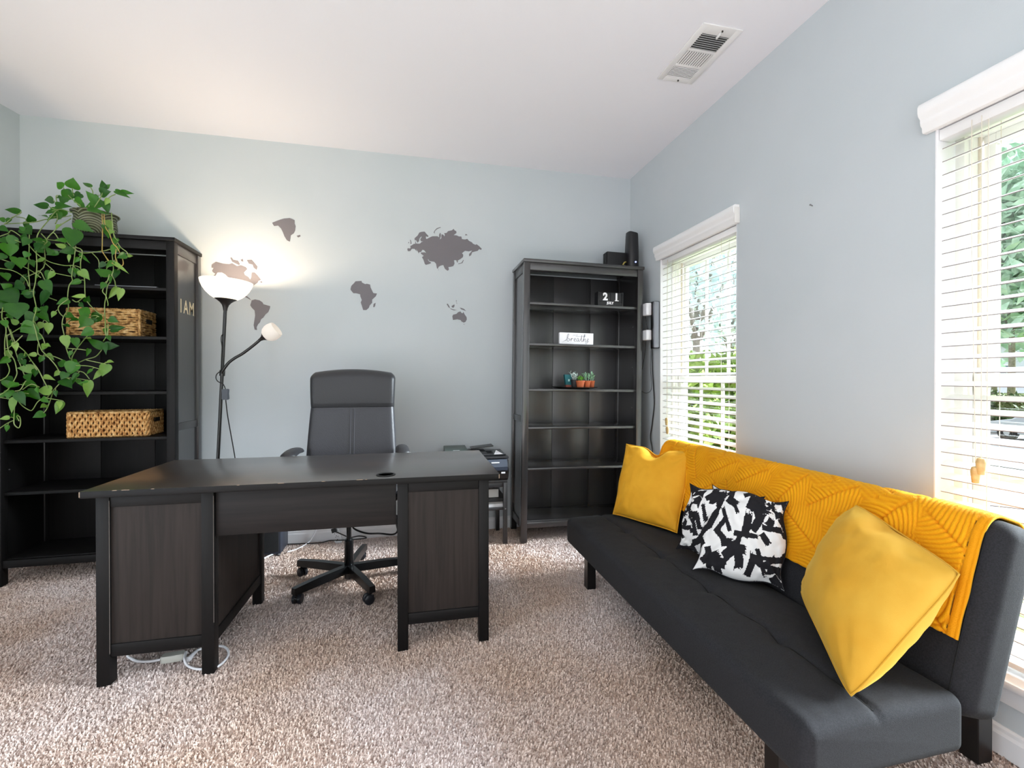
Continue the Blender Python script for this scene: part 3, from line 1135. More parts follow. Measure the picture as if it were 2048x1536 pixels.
body = prof_x([(3.085, .447), (3.055, .475), (3.040, .52), (3.040, .555), (3.06, .59), (3.37, .60), (3.38, .47), (3.37, .447)], px0, px1, M_PRN, 'body')
prof_x([(3.036, .522), (3.030, .548), (3.045, .597), (3.058, .597), (3.058, .552), (3.044, .522)], px0 + .02, px1 - .012, M_PRN2, 'control_panel')
wb(pr_, 'logo_mark', (.545, 3.033, .574), (.60, 3.042, .580), M_PAPER, body, 0)
wb(pr_, 'sticker', (.615, 3.043, .500), (.642, 3.052, .518), M_PAPER, body, 0)
lid = prof_x([(3.06, .598), (3.05, .604), (3.055, .614), (3.36, .618), (3.37, .60)], px0, px1, M_PRN, 'scanner_lid')
prof_x([(3.14, .616), (3.15, .632), (3.20, .652), (3.34, .660), (3.36, .640), (3.36, .616)], px0 + .01, px0 + .165, M_PRNG, 'document_feeder')
wb(pr_, 'logo_mark', (.30, 3.185, .6445), (.345, 3.19, .6475), M_PAPER, body, 0)
prof_x([(3.12, .616), (3.14, .626), (3.34, .632), (3.36, .618)], px0 + .175, px0 + .30, M_PRN, 'feeder_tray')
MB(PO).loft([[(x, y, z) for x, z in ((.44, .640), (.60, .655), (.60, .661), (.44, .646))] for y in (3.26, 3.36)]).build('paper_support', M_PRN, pr_)
MB(PO).loft([[(x, y, z) for y, z in ((3.09, .616), (3.10, .622), (3.24, .628), (3.25, .616))] for x in (.50, .655)]).build('output_tray', mat('glossy_black_tray', rgb(18, 18, 20), .15), pr_)
MB(PO).add([(.575, 3.10, .6235), (.640, 3.10, .6235), (.60, 3.16, .644), (.575, 3.1008, .6235), (.640, 3.1008, .6235), (.60, 3.1608, .644)],
           [(0, 1, 2), (5, 4, 3), (0, 3, 4, 1), (1, 4, 5, 2), (2, 5, 3, 0)]).build('paper_sheet', M_PAPER, pr_)

# ================================================================ black cabinet behind the desk, leads on the floor
cb = thing('speaker_cabinet', 'black box-shaped speaker cabinet on the carpet behind the desk', 'speaker', (-.93, 3.28, 0))
wb(cb, 'cabinet', (-1.05, 3.20, .012), (-.812, 3.385, .40), mat('slate_cabinet', rgb(40, 44, 54), .45), cb, .008)
wb(cb, 'front_grille', (-1.04, 3.192, .03), (-.824, 3.202, .39), mat('black_grille_cloth', rgb(12, 12, 13), .9, bump=(400, .3)), cb, .004)
for x in (-1.03, -.832):
    for y in (3.215, 3.37):
        MB(cb.location).lathe([(.012, 0), (.014, .006), (.012, .013)], (x, y, 0), 12).build('foot', M_BLACKPL, cb)

M_WCABLE = mat('white_cable', rgb(232, 232, 236), rough=0.4)
M_BCABLE = mat('black_cable', rgb(18, 18, 20), rough=0.45)


def cable(name, pts, r, m, label, cat='cable', n=6):
    pts = spline(pts, 6)
    lo = Vector(pts[0])
    o = MB(lo).tube(pts, r, n).build(name, m, None, 60)
    o.location = lo
    return tag(o, label, cat)


# power strip leaning at the back wall behind the chair
s0, s1 = at(668, 1050, 'y', 3.40), at(679, 1086, 'y', 3.385)
ps = thing('power_strip', 'white power strip tilted against the baseboard behind the office chair', 'power strip', s1)
dv = (s0 - s1).normalized()
sv = Vector((dv.z, 0, -dv.x)).normalized()
nv = dv.cross(sv)
if nv.y > 0:
    nv = -nv
SO = Vector(ps.location)


def pbox(nm, a0, a1, b0, b1, c0, c1, m, par):
    vs = [s1 + dv * a + sv * b + nv * c for c in (c0, c1) for a, b in ((a0, b0), (a1, b0), (a1, b1), (a0, b1))]
    return MB(SO).add(vs, [(0, 1, 2, 3), (7, 6, 5, 4), (0, 4, 5, 1), (1, 5, 6, 2), (2, 6, 7, 3), (3, 7, 4, 0)]).build(nm, m, par)


case = pbox('case', 0, .20, -.021, .021, 0, .026, M_PAPER, ps)
for k in range(3):
    a = .022 + .026 * k
    for b0 in (-.009, .006):
        pbox('socket_slot', a, a + .004, b0, b0 + .005, .026, .0265, M_BLACKPL, case)
    pbox('socket_slot', a + .008, a + .013, -.002, .003, .026, .0265, M_BLACKPL, case)
pbox('plug', .088, .116, -.016, .016, .026, .052, M_BLACKPL, ps)
q = s1 + dv * .10 + nv * .05
fq = lambda x, y, yy=3.36: at(x, y, 'y', yy)
cable('black_cable', [q, fq(689, 1071, 3.34), fq(700, 1075, 3.36), fq(718, 1072, 3.38), fq(731, 1074, 3.36), fq(730, 1076.5, 3.33), fq(705, 1079, 3.33), fq(680, 1080.5, 3.34), fq(660, 1081, 3.345), fq(640, 1085.5, 3.36), fq(600, 1087.5, 3.385), fq(572, 1088.5, 3.38)], .0042, M_BCABLE,
      'black cable running along the baseboard behind the office chair')
cable('black_cable', [at(700, 1040, 'y', 2.45), at(708, 1057, 'y', 2.45), at(733, 1066.5, 'y', 2.5), at(760, 1067, 'y', 2.5), at(785, 1069, 'y', 2.45), at(795, 1062, 'y', 2.42), at(793, 1048, 'y', 2.42), at(793, 1030, 'y', 2.42)], .0046, M_BCABLE,
      'black cable hanging in a loop beneath the desk apron')
g0 = at(600, 1100, 'z', .006)
cable('white_cable', [at(636, 1052, 'y', 3.39), at(622, 1079, 'y', 3.395), at(612, 1088, 'z', .006), at(594, 1098, 'z', .005), at(575, 1104, 'z', .005)], .0038, M_WCABLE,
      'thin white cable coming down the wall behind the desk')
cable('white_cable', [at(556, 1106, 'z', .012), at(546, 1108.5, 'z', .012), at(535, 1113, 'z', .008), at(522, 1120, 'z', .006), at(500, 1132, 'z', .005), at(470, 1150, 'z', .005)], .0045, M_WCABLE,
      'white cable lying on the carpet in front of the speaker cabinet')

# white extension lead under the left pedestal
e0 = at(340, 1315, 'z', .02)
ex = thing('extension_lead', 'white extension lead with triple socket under the left desk pedestal', 'extension lead', (e0.x, e0.y, 0))
EO = Vector(ex.location)
sa, sb = at(322, 1319, 'z', .012), at(371, 1311, 'z', .012)
u = (sb - sa)
u.z = 0
Ls = u.length
u.normalize()
w_ = Vector((-u.y, u.x, 0))
vs = []
lps = []
for z, ins in ((0.001, .002), (.004, 0), (.024, 0), (.028, .003)):
    lps.append([sa + u * (Ls / 2 + (Ls / 2 - ins) * (1 if math.cos(a) > 0 else -1) * abs(math.cos(a)) ** .35) + w_ * ((.020 - ins) * math.copysign(abs(math.sin(a)) ** .6, math.sin(a))) + Vector((0, 0, z - .012)) for a in [2 * PI * k / 24 for k in range(24)]])
blk = MB(EO).loft(lps).build('socket_block', mat('grey_white_plastic', rgb(205, 205, 196), .45), ex, 40)
for k in range(3):
    p = sa + u * (Ls * (.22 + .3 * k))
    for s in (-.007, .007):
        c = p + w_ * s
        MB(EO).box((c.x - .004, c.y - .0012, .0155), (c.x + .004, c.y + .0012, .0166)).build('socket_slot', M_BLACKPL, blk)
    c = p + u * .011
    MB(EO).lathe([(.003, .0155), (.003, .0166)], (c.x, c.y, 0), 8).build('socket_slot', M_BLACKPL, blk)
plg = [at(371, 1321, 'z', .014), at(378, 1318, 'z', .016), at(386, 1309, 'z', .018), at(396, 1300, 'z', .016)]
MB(EO).tube(spline(plg, 6), [.013 - .0085 * k / 18 for k in range(19)], 10).build('plug', M_WCABLE, ex, 60)
lead = [at(372, 1304, 'z', .03), at(369, 1318, 'z', .028), at(374, 1330, 'z', .012), at(388, 1337, 'z', .007), at(406, 1338.5, 'z', .006), at(428, 1336, 'z', .006), at(444, 1327, 'z', .007),
        at(456, 1312, 'z', .008), at(455, 1299, 'z', .01), at(446, 1293, 'z', .012), at(432, 1292.5, 'z', .012), at(410, 1296, 'z', .014), at(396, 1300, 'z', .016)]
MB(EO).tube(spline(lead, 8), .0048, 8).build('lead', M_WCABLE, ex, 60)
MB(EO).tube(spline([sa - u * .002 + Vector((0, 0, 0)), sa - u * .04, sa - u * .09 + w_ * .02, sa - u * .14 + w_ * .07], 5), .0052, 8).build('lead', M_WCABLE, ex, 60)

# ================================================================ things on the right bookcase
def rblocal(px, py, yloc):
    """shelf coordinates (x) of a pixel at depth yloc behind the bookcase front"""
    p = at(px, py, 'y', RBY + yloc)
    c, s = math.cos(RB_TILT), math.sin(RB_TILT)
    dx_, dz_ = p.x - RBX, p.z - .004
    return dx_ * c - dz_ * s, dx_ * s + dz_ * c


def rbthing(name, label, cat, x, y, z, group=None):
    return thing(name, label, cat, rb(x, y, z), group, (0, RB_TILT, 0))


# date blocks
M_CUBE = mat('matt_black_block', rgb(24, 24, 26), rough=0.6)
M_PRINT = mat('white_print', rgb(238, 238, 240), rough=0.7)
xa, zz = rblocal(1195.5, 611, .028)
xb, _ = rblocal(1246, 611, .028)
w = xb - xa
cal = rbthing('perpetual_calendar', 'black block calendar with white numerals 2 1 and JULY on the bookcase', 'calendar', (xa + xb) / 2, .028, SHELVES[0])
hb = .098
bx('tray_base', (-w / 2, -.004, 0), (w / 2, .06, .008), M_CUBE, cal, .001)
for s in (-1, 1):
    bx('tray_end', (s * (w / 2 - .004) - .004, -.004, .008), (s * (w / 2 - .004) + .004, .06, hb + .003), M_CUBE, cal, .001)
cw = (w - .018) / 2


def letters(par, s, size, x, y, z, m, bold=.002, sx=1.0):
    me = text_mesh(s, size, .0004, bold)
    me.materials.append(m)
    return inst('numeral' if s.isdigit() else 'word', me, par, (x, y, z), (PI / 2, 0, 0), (sx, 1, 1))


for k, dgt in ((-1, '2'), (1, '1')):
    cbk = bx('number_block', (k * cw / 2 - cw / 2 + .001, 0, .031), (k * cw / 2 + cw / 2 - .001, .056, hb), M_CUBE, cal, .002)
    nx_ = k * cw / 2 + (.004 if k < 0 else .001)
    letters(cbk, dgt, .074, nx_, -.0005, .064, M_PRINT, .003)
    if dgt == '1':
        MB().box((nx_ - .012, -.001, .0375), (nx_ + .018, .0005, .0425)).build('serif', M_PRINT, cbk)
    else:
        MB().lathe([(.0055, 0), (.0055, .001)], (nx_ - .013, -.0002, .078), 14, (0, -1, 0)).build('serif', M_PRINT, cbk)
mb_ = bx('month_block', (-w / 2 + .009, 0, .008), (w / 2 - .009, .056, .030), M_CUBE, cal, .001)
letters(mb_, 'JULY', .024, -.002, -.0005, .0205, M_PRINT, .0012, 1.05)
for xx in (-.026, -.0105, .0015, .019):
    MB().box((xx - .003, -.001, .0272), (xx + .004, .0002, .0280)).build('serif', M_PRINT, mb_)

# lettered block
xa, _ = rblocal(1119, 690, .03)
xb, _ = rblocal(1186.5, 690, .03)
w = xb - xa
sg = rbthing('block_sign', 'white block sign lettered just breathe in grey script on the bookcase', 'sign', (xa + xb) / 2, .03, SHELVES[1])
hs = .082
bx('block', (-w / 2, 0, 0), (w / 2, .025, hs), M_PAPER, sg, .0015)
M_SCRIPT = mat('grey_script', rgb(118, 118, 126), rough=0.7)
GL = {
    'b': [[(-.35, .05), (-.1, .12), (.25, .6), (.38, .95), (.30, 1.08), (.18, .95), (.12, .5), (.12, .1), (.25, -.02), (.45, .08), (.5, .3), (.36, .42), (.22, .3)], .62],
    'r': [[(0, .1), (.1, .35), (.2, .45), (.16, .2), (.12, 0), (.2, .28), (.35, .44), (.45, .36)], .5],
    'e': [[(0, .2), (.2, .22), (.34, .36), (.26, .46), (.12, .38), (.1, .15), (.22, 0), (.42, .08)], .46],
    'a': [[(.36, .4), (.2, .46), (.06, .3), (.06, .1), (.18, 0), (.32, .15), (.38, .42), (.36, .12), (.44, .0), (.56, .1)], .56],
    't': [[(0, .1), (.2, .5), (.32, 1.0), (.24, .4), (.22, .1), (.3, -.02), (.46, .08)], .46],
    'h': [[(0, .1), (.2, .6), (.36, 1.0), (.28, 1.08), (.2, .8), (.12, .0), (.2, .3), (.34, .44), (.42, .3), (.38, .1), (.46, -.02), (.6, .08)], .6],
}


def script(word, x0, z0, unit, par, r, nm='letter_stroke'):
    x = x0
    for ch in word:
        g, adv = GL[ch]
        pts = spline([(x + a * unit, -.0003, z0 + b * unit) for a, b in g], 4)
        MB().tube(pts, [r * (.75 + .5 * abs(math.sin(i * .35))) for i in range(len(pts))], 5).build(nm, M_SCRIPT, par)
        x += adv * unit
    return x


script('breathe', -w * .30, .021, .048, sg, .0015)
MB().tube(spline([(-.055 + .048, -.0003, .056), (.075, -.0003, .0595)], 3), .0012, 5).build('letter_stroke', M_SCRIPT, sg)
MB().tube(spline([(w * .34, -.0003, .024), (w * .30, -.0003, .004), (w * .27, -.0003, .012), (w * .36, -.0003, .022)], 5), .0010, 5).build('letter_stroke', M_SCRIPT, sg)
MB().tube(spline([(-w * .42, -.0003, .012), (-w * .36, -.0003, .022), (-w * .30, -.0003, .025)], 5), .0008, 5).build('letter_stroke', M_SCRIPT, sg)
me = text_mesh('just', .024, .0003, 0, .35)
me.materials.append(mat('pale_grey_script', rgb(176, 176, 182), .7))
inst('small_word', me, sg, (-.010, -.0004, .068), (PI / 2, 0, 0), (1.1, 1, 1))

# tray with small potted plants
M_TERRA = mat('terracotta', rgb(196, 104, 62), rough=0.8, noise=(25, rgb(178, 90, 52)))
M_SOIL = mat('potting_soil', rgb(44, 34, 28), rough=0.95)
xa, _ = rblocal(1113, 775, .07)
xb, _ = rblocal(1202, 775, .07)
tcx, trad = (xa + xb) / 2, (xb - xa) / 2
zt3 = SHELVES[2]
tr = rbthing('round_tray', 'flat round black tray holding small potted plants on the bookcase', 'tray', tcx, .16, zt3)
MB().lathe([(.06, 0), (trad * .55, 0), (trad * .97, .010), (trad, .014), (trad * .985, .0145), (trad * .55, .005), (.0001, .005)], (0, 0, 0), 40).build('tray_plate', mat('dark_bronze_tray', rgb(36, 30, 28), .4), tr, 40)


def pot_plant(label, px, kind, potm, r, h, y=.08):
    x, _ = rblocal(px, 772, y)
    p = rbthing('potted_succulent', label, 'potted plant', x, y, zt3 + .0065, 'little potted plants on the tray')
    MB().lathe([(r * .68, 0), (r * .70, .002), (r * .92, h * .78), (r * .93, h * .8), (r, h * .8), (r * 1.02, h), (r * .88, h), (r * .84, h * .9), (.0001, h * .88)], (0, 0, 0), 24).build('pot', potm, p, 40)
    MB().lathe([(r * .84, h * .89), (.0001, h * .93)], (0, 0, 0), 16).build('soil', M_SOIL, p)
    rnd = random.Random(int(px))
    c1 = {'white': rgb(206, 220, 214), 'green': rgb(110, 172, 62), 'mint': rgb(150, 196, 160)}[kind]
    m = mat('leaf_' + kind, c1, rough=0.5)
    lf = MB()
    n = 5
    for i in range(n + 1):
        pass
    prof = [(0, .10), (.25, .5), (.5, .62), (.75, .45), (1, .02)]
    vs, fs = [], []
    for i, (u_, wd) in enumerate(prof):
        zc = .25 * u_ * u_
        vs += [(u_, -wd * .38, zc + .08 * wd), (u_, 0, zc), (u_, wd * .38, zc + .08 * wd)]
        if i:
            k = 3 * i
            fs += [(k - 3, k - 2, k + 1, k), (k - 2, k - 1, k + 2, k + 1)]
    me = MB().add(vs, fs).mesh('succulent_leaf', m, True)
    stems = 6 if kind == 'white' else 5
    for s in range(stems):
        a = 2 * PI * s / stems + rnd.random()
        lean = rnd.uniform(.12, .5)
        hh = (.050 if kind != 'green' else .024) * rnd.uniform(.7, 1.15)
        b0 = Vector((.3 * r * math.cos(a), .3 * r * math.sin(a), h * .88))
        b1 = b0 + Vector((lean * hh * math.cos(a), lean * hh * math.sin(a), hh))
        MB().tube([b0, (b0 + b1) / 2 + Vector((0, 0, .002)), b1], .0016, 5).build('stem', m, p)
        for k in range(5):
            t = .35 + .65 * k / 4
            c = b0.lerp(b1, t)
            sc_ = (.022 if kind != 'green' else .026) * rnd.uniform(.75, 1.2)
            inst('succulent_leaf', me, p, c, (0, -rnd.uniform(.2, .9), a + k * 2.4), (sc_, sc_, sc_))
    return p


pot_plant('silvery succulent in a small black pot on the round tray', 1149, 'white', mat('black_pot', rgb(40, 38, 40), .5), .029, .062, .085)
pot_plant('bright green leafy plant in the widest terracotta pot on the round tray', 1160.5, 'green', M_TERRA, .033, .055, .055)
pot_plant('minty succulent in the middle-sized terracotta pot on the round tray', 1174, 'mint', M_TERRA, .027, .055, .075)
pot_plant('minty succulent in the smallest terracotta pot, right on the round tray', 1183.5, 'mint', M_TERRA, .023, .055, .095)
x, _ = rblocal(1135, 772, .13)
sp = rbthing('seed_box', 'teal and terracotta tapered box behind the black pot on the tray', 'box', x, .12, zt3 + .0065)
for nm, za, zb_, m in (('lower_band', 0, .022, mat('red_terracotta_band', rgb(150, 78, 64), .7)), ('upper_band', .022, .098, mat('teal_card', rgb(22, 98, 104), .6))):
    wa, wb_ = .018 + .1 * za, .018 + .1 * zb_
    MB().loft([[(-q - .004 * (z > .05), -.014, z), (q, -.014, z), (q, .014, z), (-q - .004 * (z > .05), .014, z)] for z, q in ((za, wa), (zb_, wb_))]).build(nm, m, sp)
MB().box((-.004, -.0148, .048), (.008, -.0142, .064)).build('printed_mark', mat('pale_mark', rgb(170, 205, 200), .7), sp)

# on top of the right bookcase
xa, _ = rblocal(1252.5, 530, .16)
xb, _ = rblocal(1273.5, 530, .16)
rt = rbthing('wifi_router', 'tall black upright router on top of the right bookcase', 'router', (xa + xb) / 2, .16, BH)
w = xb - xa
lps = []
for z, k, t in ((0, 1.0, .11), (.01, 1.03, .115), (.15, .98, .11), (.278, .90, .10), (.302, .86, .095)):
    lps.append([(k * w / 2 * math.copysign(abs(math.cos(a)) ** .6, math.cos(a)), t / 2 * math.copysign(abs(math.sin(a)) ** .6, math.sin(a)), z + (-.02 * (math.cos(a) + 1) / 2 if z > .25 else 0)) for a in [2 * PI * k_ / 24 for k_ in range(24)]])
MB().loft(lps).build('case', mat('satin_black', rgb(26, 25, 27), .35), rt, 40)
MB().lathe([(.006, 0), (.006, .003)], (.004, -.0575, .062), 12, (0, -1, 0)).build('status_light', mat('blue_led', rgb(120, 130, 255), .4, emit=(.25, .35, 1, 1), emit_strength=3), rt)
xa, _ = rblocal(1208, 528, .2)
xb, _ = rblocal(1256, 528, .2)
w = xb - xa
mo = rbthing('modem_box', 'low black modem box behind the router on the right bookcase', 'modem', (xa + xb) / 2, .2, BH)
bx('case', (-w / 2 + .012, -.03, 0), (w / 2 - .004, .02, .146), M_CUBE, mo, .003)
bx('end_cap', (-w / 2, -.026, 0), (-w / 2 + .0115, .02, .136), M_CUBE, mo, .003)
MB().tube(spline([(w * .2, -.036, .05), (w * .27, -.038, .07), (w * .36, -.036, .068), (w * .42, -.038, .05)], 5), .006, 6).build('yellow_lead', mat('yellow_lead', rgb(188, 170, 90), .5), mo, 60)

# wall power bar with adapters beside the window
pb = at(1309, 650, 'x', WX - .03)
zt_, zb_ = at(1309, 603, 'x', WX - .03).z, at(1309, 697, 'x', WX - .03).z
bar = thing('wall_power_bar', 'black and silver power bar mounted upright on the wall beside the far window', 'power bar', (WX, pb.y, (zt_ + zb_) / 2))
BO = Vector(bar.location)
wb(bar, 'bar_body', (WX - .045, pb.y - .022, zb_), (WX, pb.y + .032, zt_), M_BLACKPL, bar, .006)
wb(bar, 'silver_face', (WX - .049, pb.y - .026, zb_ + .004), (WX - .004, pb.y - .004, zt_ - .002), mat('silver_grey_plastic', rgb(128, 130, 138), .3, .4), bar, .008)
M_ADAPT = mat('white_adapter', rgb(226, 226, 230), .45)
for i, (ya, yb_) in enumerate(((608, 632), (661, 681))):
    a, b = at(1293, ya, 'x', WX - .06), at(1293, yb_, 'x', WX - .06)
    ad_ = thing('power_adapter', ('upper' if i == 0 else 'lower') + ' white plug-in adapter on the wall power bar by the window', 'adapter', (WX - .045, pb.y + .03, (a.z + b.z) / 2), 'white adapters on the wall power bar')
    AO = Vector(ad_.location)
    bx('adapter_case', (WX - .088, pb.y + .012, b.z), (WX - .046, pb.y + .075, a.z), M_ADAPT, ad_, .005, AO)
    bx('adapter_back', (WX - .094, pb.y + .070, b.z + .002), (WX - .05, pb.y + .082, a.z - .002), M_BLACKPL, ad_, .004, AO)
cable('adapter_lead', [at(1291, 632, 'x', WX - .06), at(1293, 645, 'x', WX - .05), at(1296, 660, 'x', WX - .06)], .0018, M_BCABLE, 'short thin lead looping between the two white adapters')
cable('adapter_lead', [at(1292, 682, 'x', WX - .05), at(1290, 705, 'x', WX - .03), at(1285, 735, 'x', WX - .02), at(1279, 757, 'x', WX - .02), at(1276, 775, 'x', WX - .02), at(1284, 783, 'x', WX - .02), at(1294, 786, 'x', WX - .02), at(1303, 776, 'x', WX - .02), at(1301, 735, 'x', WX - .02), at(1302, 697, 'x', WX - .03)], .0018, M_BCABLE,
      'thin black lead sagging in a loop below the lower white adapter')
cable('mains_lead', [at(1304, 696, 'x', WX - .02), at(1305, 740, 'x', WX - .012), at(1308, 790, 'x', WX - .01), at(1308, 815, 'x', WX - .01), at(1304, 850, 'x', WX - .01), at(1301, 875, 'x', WX - .012), at(1305, 905, 'x', WX - .02), at(1305, 960, 'x', WX - .02)], .0042, M_BCABLE,
      'thick black mains lead hanging from the wall power bar behind the yellow cushion')

# ================================================================ sofa bed
M_SOFA = mat('black_woven_fabric', rgb(34, 34, 37), rough=0.85, bump=(700, 0.35, 2), noise=(260, rgb(44, 44, 48), 2), spec=0.25, sheen=0.12)
M_SEAM = mat('black_seam', rgb(10, 10, 11), rough=0.9)
SX0, SXW, SY0, SY1 = .912, .50, .884, 2.570
SL = SY1 - SY0
SZ0, SHT = .173, .150
sofa = thing('sofa_bed', 'black armless sofa bed along the right wall under the windows', 'sofa', (1.2, (SY0 + SY1) / 2, 0))
SOO = Vector(sofa.location)
TUFT = [y - SY0 for y in (2.226, 1.883, 1.541, 1.199)]
SEAM_Y = 1.128 - SX0


def seam_line(x):
    """the stitched line across the seat bows between its tufts"""
    near = min(abs(x - t) for t in TUFT)
    return SEAM_Y + .012 * math.sin(min(near / .17, 1) * PI) * .6 + .003 * math.sin(x * 21)


def seat_top(x, y):
    d = -.009 * math.exp(-((y - seam_line(x)) / .009) ** 2)
    for t in TUFT:
        r2 = (x - t) ** 2 + (y - SEAM_Y) ** 2
        d -= .012 * math.exp(-r2 / .0012)
        d -= .004 * math.exp(-((x - t) / .012) ** 2) * math.exp(-abs(y - SEAM_Y) / .06)
    d += .0022 * mnoise.noise(Vector((x * 9, y * 14, 1.3))) + .0012 * mnoise.noise(Vector((x * 30, y * 34, 7.1)))
    return d


lp = cushion(SL, SXW, SHT, .030, top=seat_top, nx=170, ntop=44, crown=.016)
MB(SOO).loft([[(SX0 + p[1], SY0 + p[0], SZ0 + p[2]) for p in l] for l in lp]).build('seat_cushion', M_SOFA, sofa, 60)
sp_ = []
for k in range(0, 121):
    x = .02 + (SL - .04) * k / 120
    y = seam_line(x)
    cr = .016 * max(0, 1 - (2 * y / SXW - 1) ** 2) * min(1, 4 * min(x, SL - x) / SL + .3)
    sp_.append((SX0 + y, SY0 + x, SZ0 + SHT + cr + seat_top(x, y) + .0004))
MB(SOO).tube(sp_, .0028, 5).build('seat_seam', M_SEAM, sofa)
# backrest leaning back
BA = math.radians(17.7)
BT = Vector((math.sin(BA), 0, math.cos(BA)))
BN = Vector((math.cos(BA), 0, -math.sin(BA)))
BB = Vector((1.402, 0, .258))
BWD, BTH, BR_ = .535, .140, .045


def bp(x, y, z):
    """backrest frame: x along its length, y up its face, z out of its front"""
    p = BB + BT * y + BN * (BTH - z)
    return Vector((p.x, SY0 + x, p.z))


def back_top(x, y):
    d = -.007 * math.exp(-((y - .30) / .012) ** 2)
    d += .003 * mnoise.noise(Vector((x * 7, y * 11, 4.2)))
    return d


lp = cushion(SL, BWD, BTH, BR_, top=back_top, nx=120, ntop=30, crown=.012)
MB(SOO).loft([[bp(*p) for p in l] for l in lp]).build('back_cushion', M_SOFA, sofa, 60)
# piping along the near and far ends of the back
for xe in (.045, SL - .045):
    pts = [bp(xe, .03 + (BWD - .05) * k / 20, BTH + .0128 * (1 - (2 * (.03 + (BWD - .05) * k / 20) / BWD - 1) ** 2) * .45 + .0005) for k in range(21)]
    MB(SOO).tube(pts, .0018, 5).build('end_seam', M_SEAM, sofa)
M_SLEG = mat('black_sofa_leg', rgb(16, 15, 16), rough=0.3)
for yy in (1.005, 2.315):
    MB(SOO).loft([[(x, y, z) for x, y in ((.946, yy), (.994, yy), (.994, yy + .048), (.946, yy + .048))] for z in (0, SZ0 + .02)]).build('leg', M_SLEG, sofa)
    MB(SOO).box((1.648, yy, 0), (1.706, yy + .05, .20), .003).build('leg', M_SLEG, sofa)
    MB(SOO).box((1.36, yy, .175), (1.706, yy + .05, .235), .004).build('hinge_bracket', M_SLEG, sofa)

# ================================================================ throw over the back
M_THROW = mat('mustard_plush', rgb(238, 164, 8), rough=0.75, sheen=0.5, spec=0.2, bump=(320, 0.25, 2))
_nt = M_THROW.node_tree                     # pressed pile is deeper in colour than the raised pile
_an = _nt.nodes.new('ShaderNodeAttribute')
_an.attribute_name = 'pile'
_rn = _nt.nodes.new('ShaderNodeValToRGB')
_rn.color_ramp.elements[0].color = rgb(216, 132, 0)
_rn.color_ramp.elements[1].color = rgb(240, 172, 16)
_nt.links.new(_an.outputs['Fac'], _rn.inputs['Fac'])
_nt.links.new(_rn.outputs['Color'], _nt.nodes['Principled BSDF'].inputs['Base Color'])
FR = []
_rf = random.Random(11)
for i in range(9):
    for j in range(7):
        FR.append((.09 + i * .20 + (.1 if j % 2 else 0) + _rf.uniform(-.02, .02), .02 + j * .13 + _rf.uniform(-.02, .02), _rf.choice((-1, 1)) * _rf.uniform(.5, 1.1)))


def frond(u, v):
    """embossed palm fronds: ridges curving away from a spine"""
    best, hgt = 9, 0.0
    for fx, fy, a in FR:
        dx_, dy_ = u - fx, v - fy
        ca, sa_ = math.cos(a), math.sin(a)
        s = dx_ * ca + dy_ * sa_
        d = -dx_ * sa_ + dy_ * ca
        if -.13 < s < .15 and abs(d) < .105:
            k = (s / .14) ** 2 + (d / .105) ** 2
            if k < best:
                best = k
                ph = (s - 5.5 * d * d - .25 * abs(d)) / .0165
                hgt = (.5 + .5 * math.cos(2 * PI * ph)) * (1 - .6 * k) - 1.1 * math.exp(-(d / .004) ** 2)
    return hgt


path = []
y_start, off = .185, .013
yr = BWD - BR_
for k in range(86):
    y = y_start + (yr - y_start) * k / 85
    path.append((y, BTH + off + .012 * max(0, 1 - (2 * y / BWD - 1) ** 2)))
for k in range(1, 13):
    a = PI / 2 - PI / 2 * k / 12
    path.append((yr + (BR_ + off) * math.cos(a), BTH - BR_ + (BR_ + off) * math.sin(a)))
for k in range(1, 13):
    a = -PI / 2 * k / 12
    path.append((yr + (BR_ + off) * math.cos(a), BR_ + (BR_ + off) * math.sin(a)))
for k in range(1, 16):
    path.append((yr - .24 * k / 15, -off))
cum = [0]
for k in range(1, len(path)):
    cum.append(cum[-1] + math.hypot(path[k][0] - path[k - 1][0], path[k][1] - path[k - 1][1]))
TX0, TX1 = .042, SL - .022
NU = 540
throw = MB((1.5, (SY0 + SY1) / 2, .77))
vs, fs = [], []
relief = []
nrm = []
for k, (y, z) in enumerate(path):
    a, b = path[max(k - 1, 0)], path[min(k + 1, len(path) - 1)]
    t = Vector((b[0] - a[0], b[1] - a[1])).normalized()
    nrm.append((-t.y, t.x))
for k, (y, z) in enumerate(path):
    for i in range(NU + 1):
        x = TX0 + (TX1 - TX0) * i / NU
        e = min(x - TX0, TX1 - x)
        fh = frond(x, cum[k]) if e > .03 else 0.3
        h = .0048 * fh if e > .03 else 0.0
        relief.append(fh)
        if e < .012 or (e > .024 and e < .030):
            h -= .003
        h += .004 * mnoise.noise(Vector((x * 5, cum[k] * 6, 2.0)))
        edge = .004 * mnoise.noise(Vector((cum[k] * 12, 3.3 + (x > .8), 0))) if e < .001 else 0
        ny, nz = nrm[k]
        if nz < 0 and k < 80:
            ny, nz = -ny, -nz
        yy = y + (.010 * math.sin(x * 4.1) + .006 * math.sin(x * 11)) * max(0, 1 - cum[k] / .1)
        # outward direction of the wrap
        cy_, cz_ = BWD * .5, BTH * .5
        sgn = 1 if (ny * (y - cy_) + nz * (z - cz_)) > 0 else -1
        vs.append(bp(x + edge, yy + ny * h * sgn, z + nz * h * sgn))
W_ = NU + 1
for k in range(len(path) - 1):
    for i in range(NU):
        fs.append((k * W_ + i, k * W_ + i + 1, (k + 1) * W_ + i + 1, (k + 1) * W_ + i))
throw.add(vs, fs)
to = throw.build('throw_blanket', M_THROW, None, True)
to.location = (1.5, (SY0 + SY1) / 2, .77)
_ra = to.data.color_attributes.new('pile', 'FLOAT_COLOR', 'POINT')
_rv = np.clip(np.array(relief, dtype=np.float32) * .8 + .1, 0, 1)
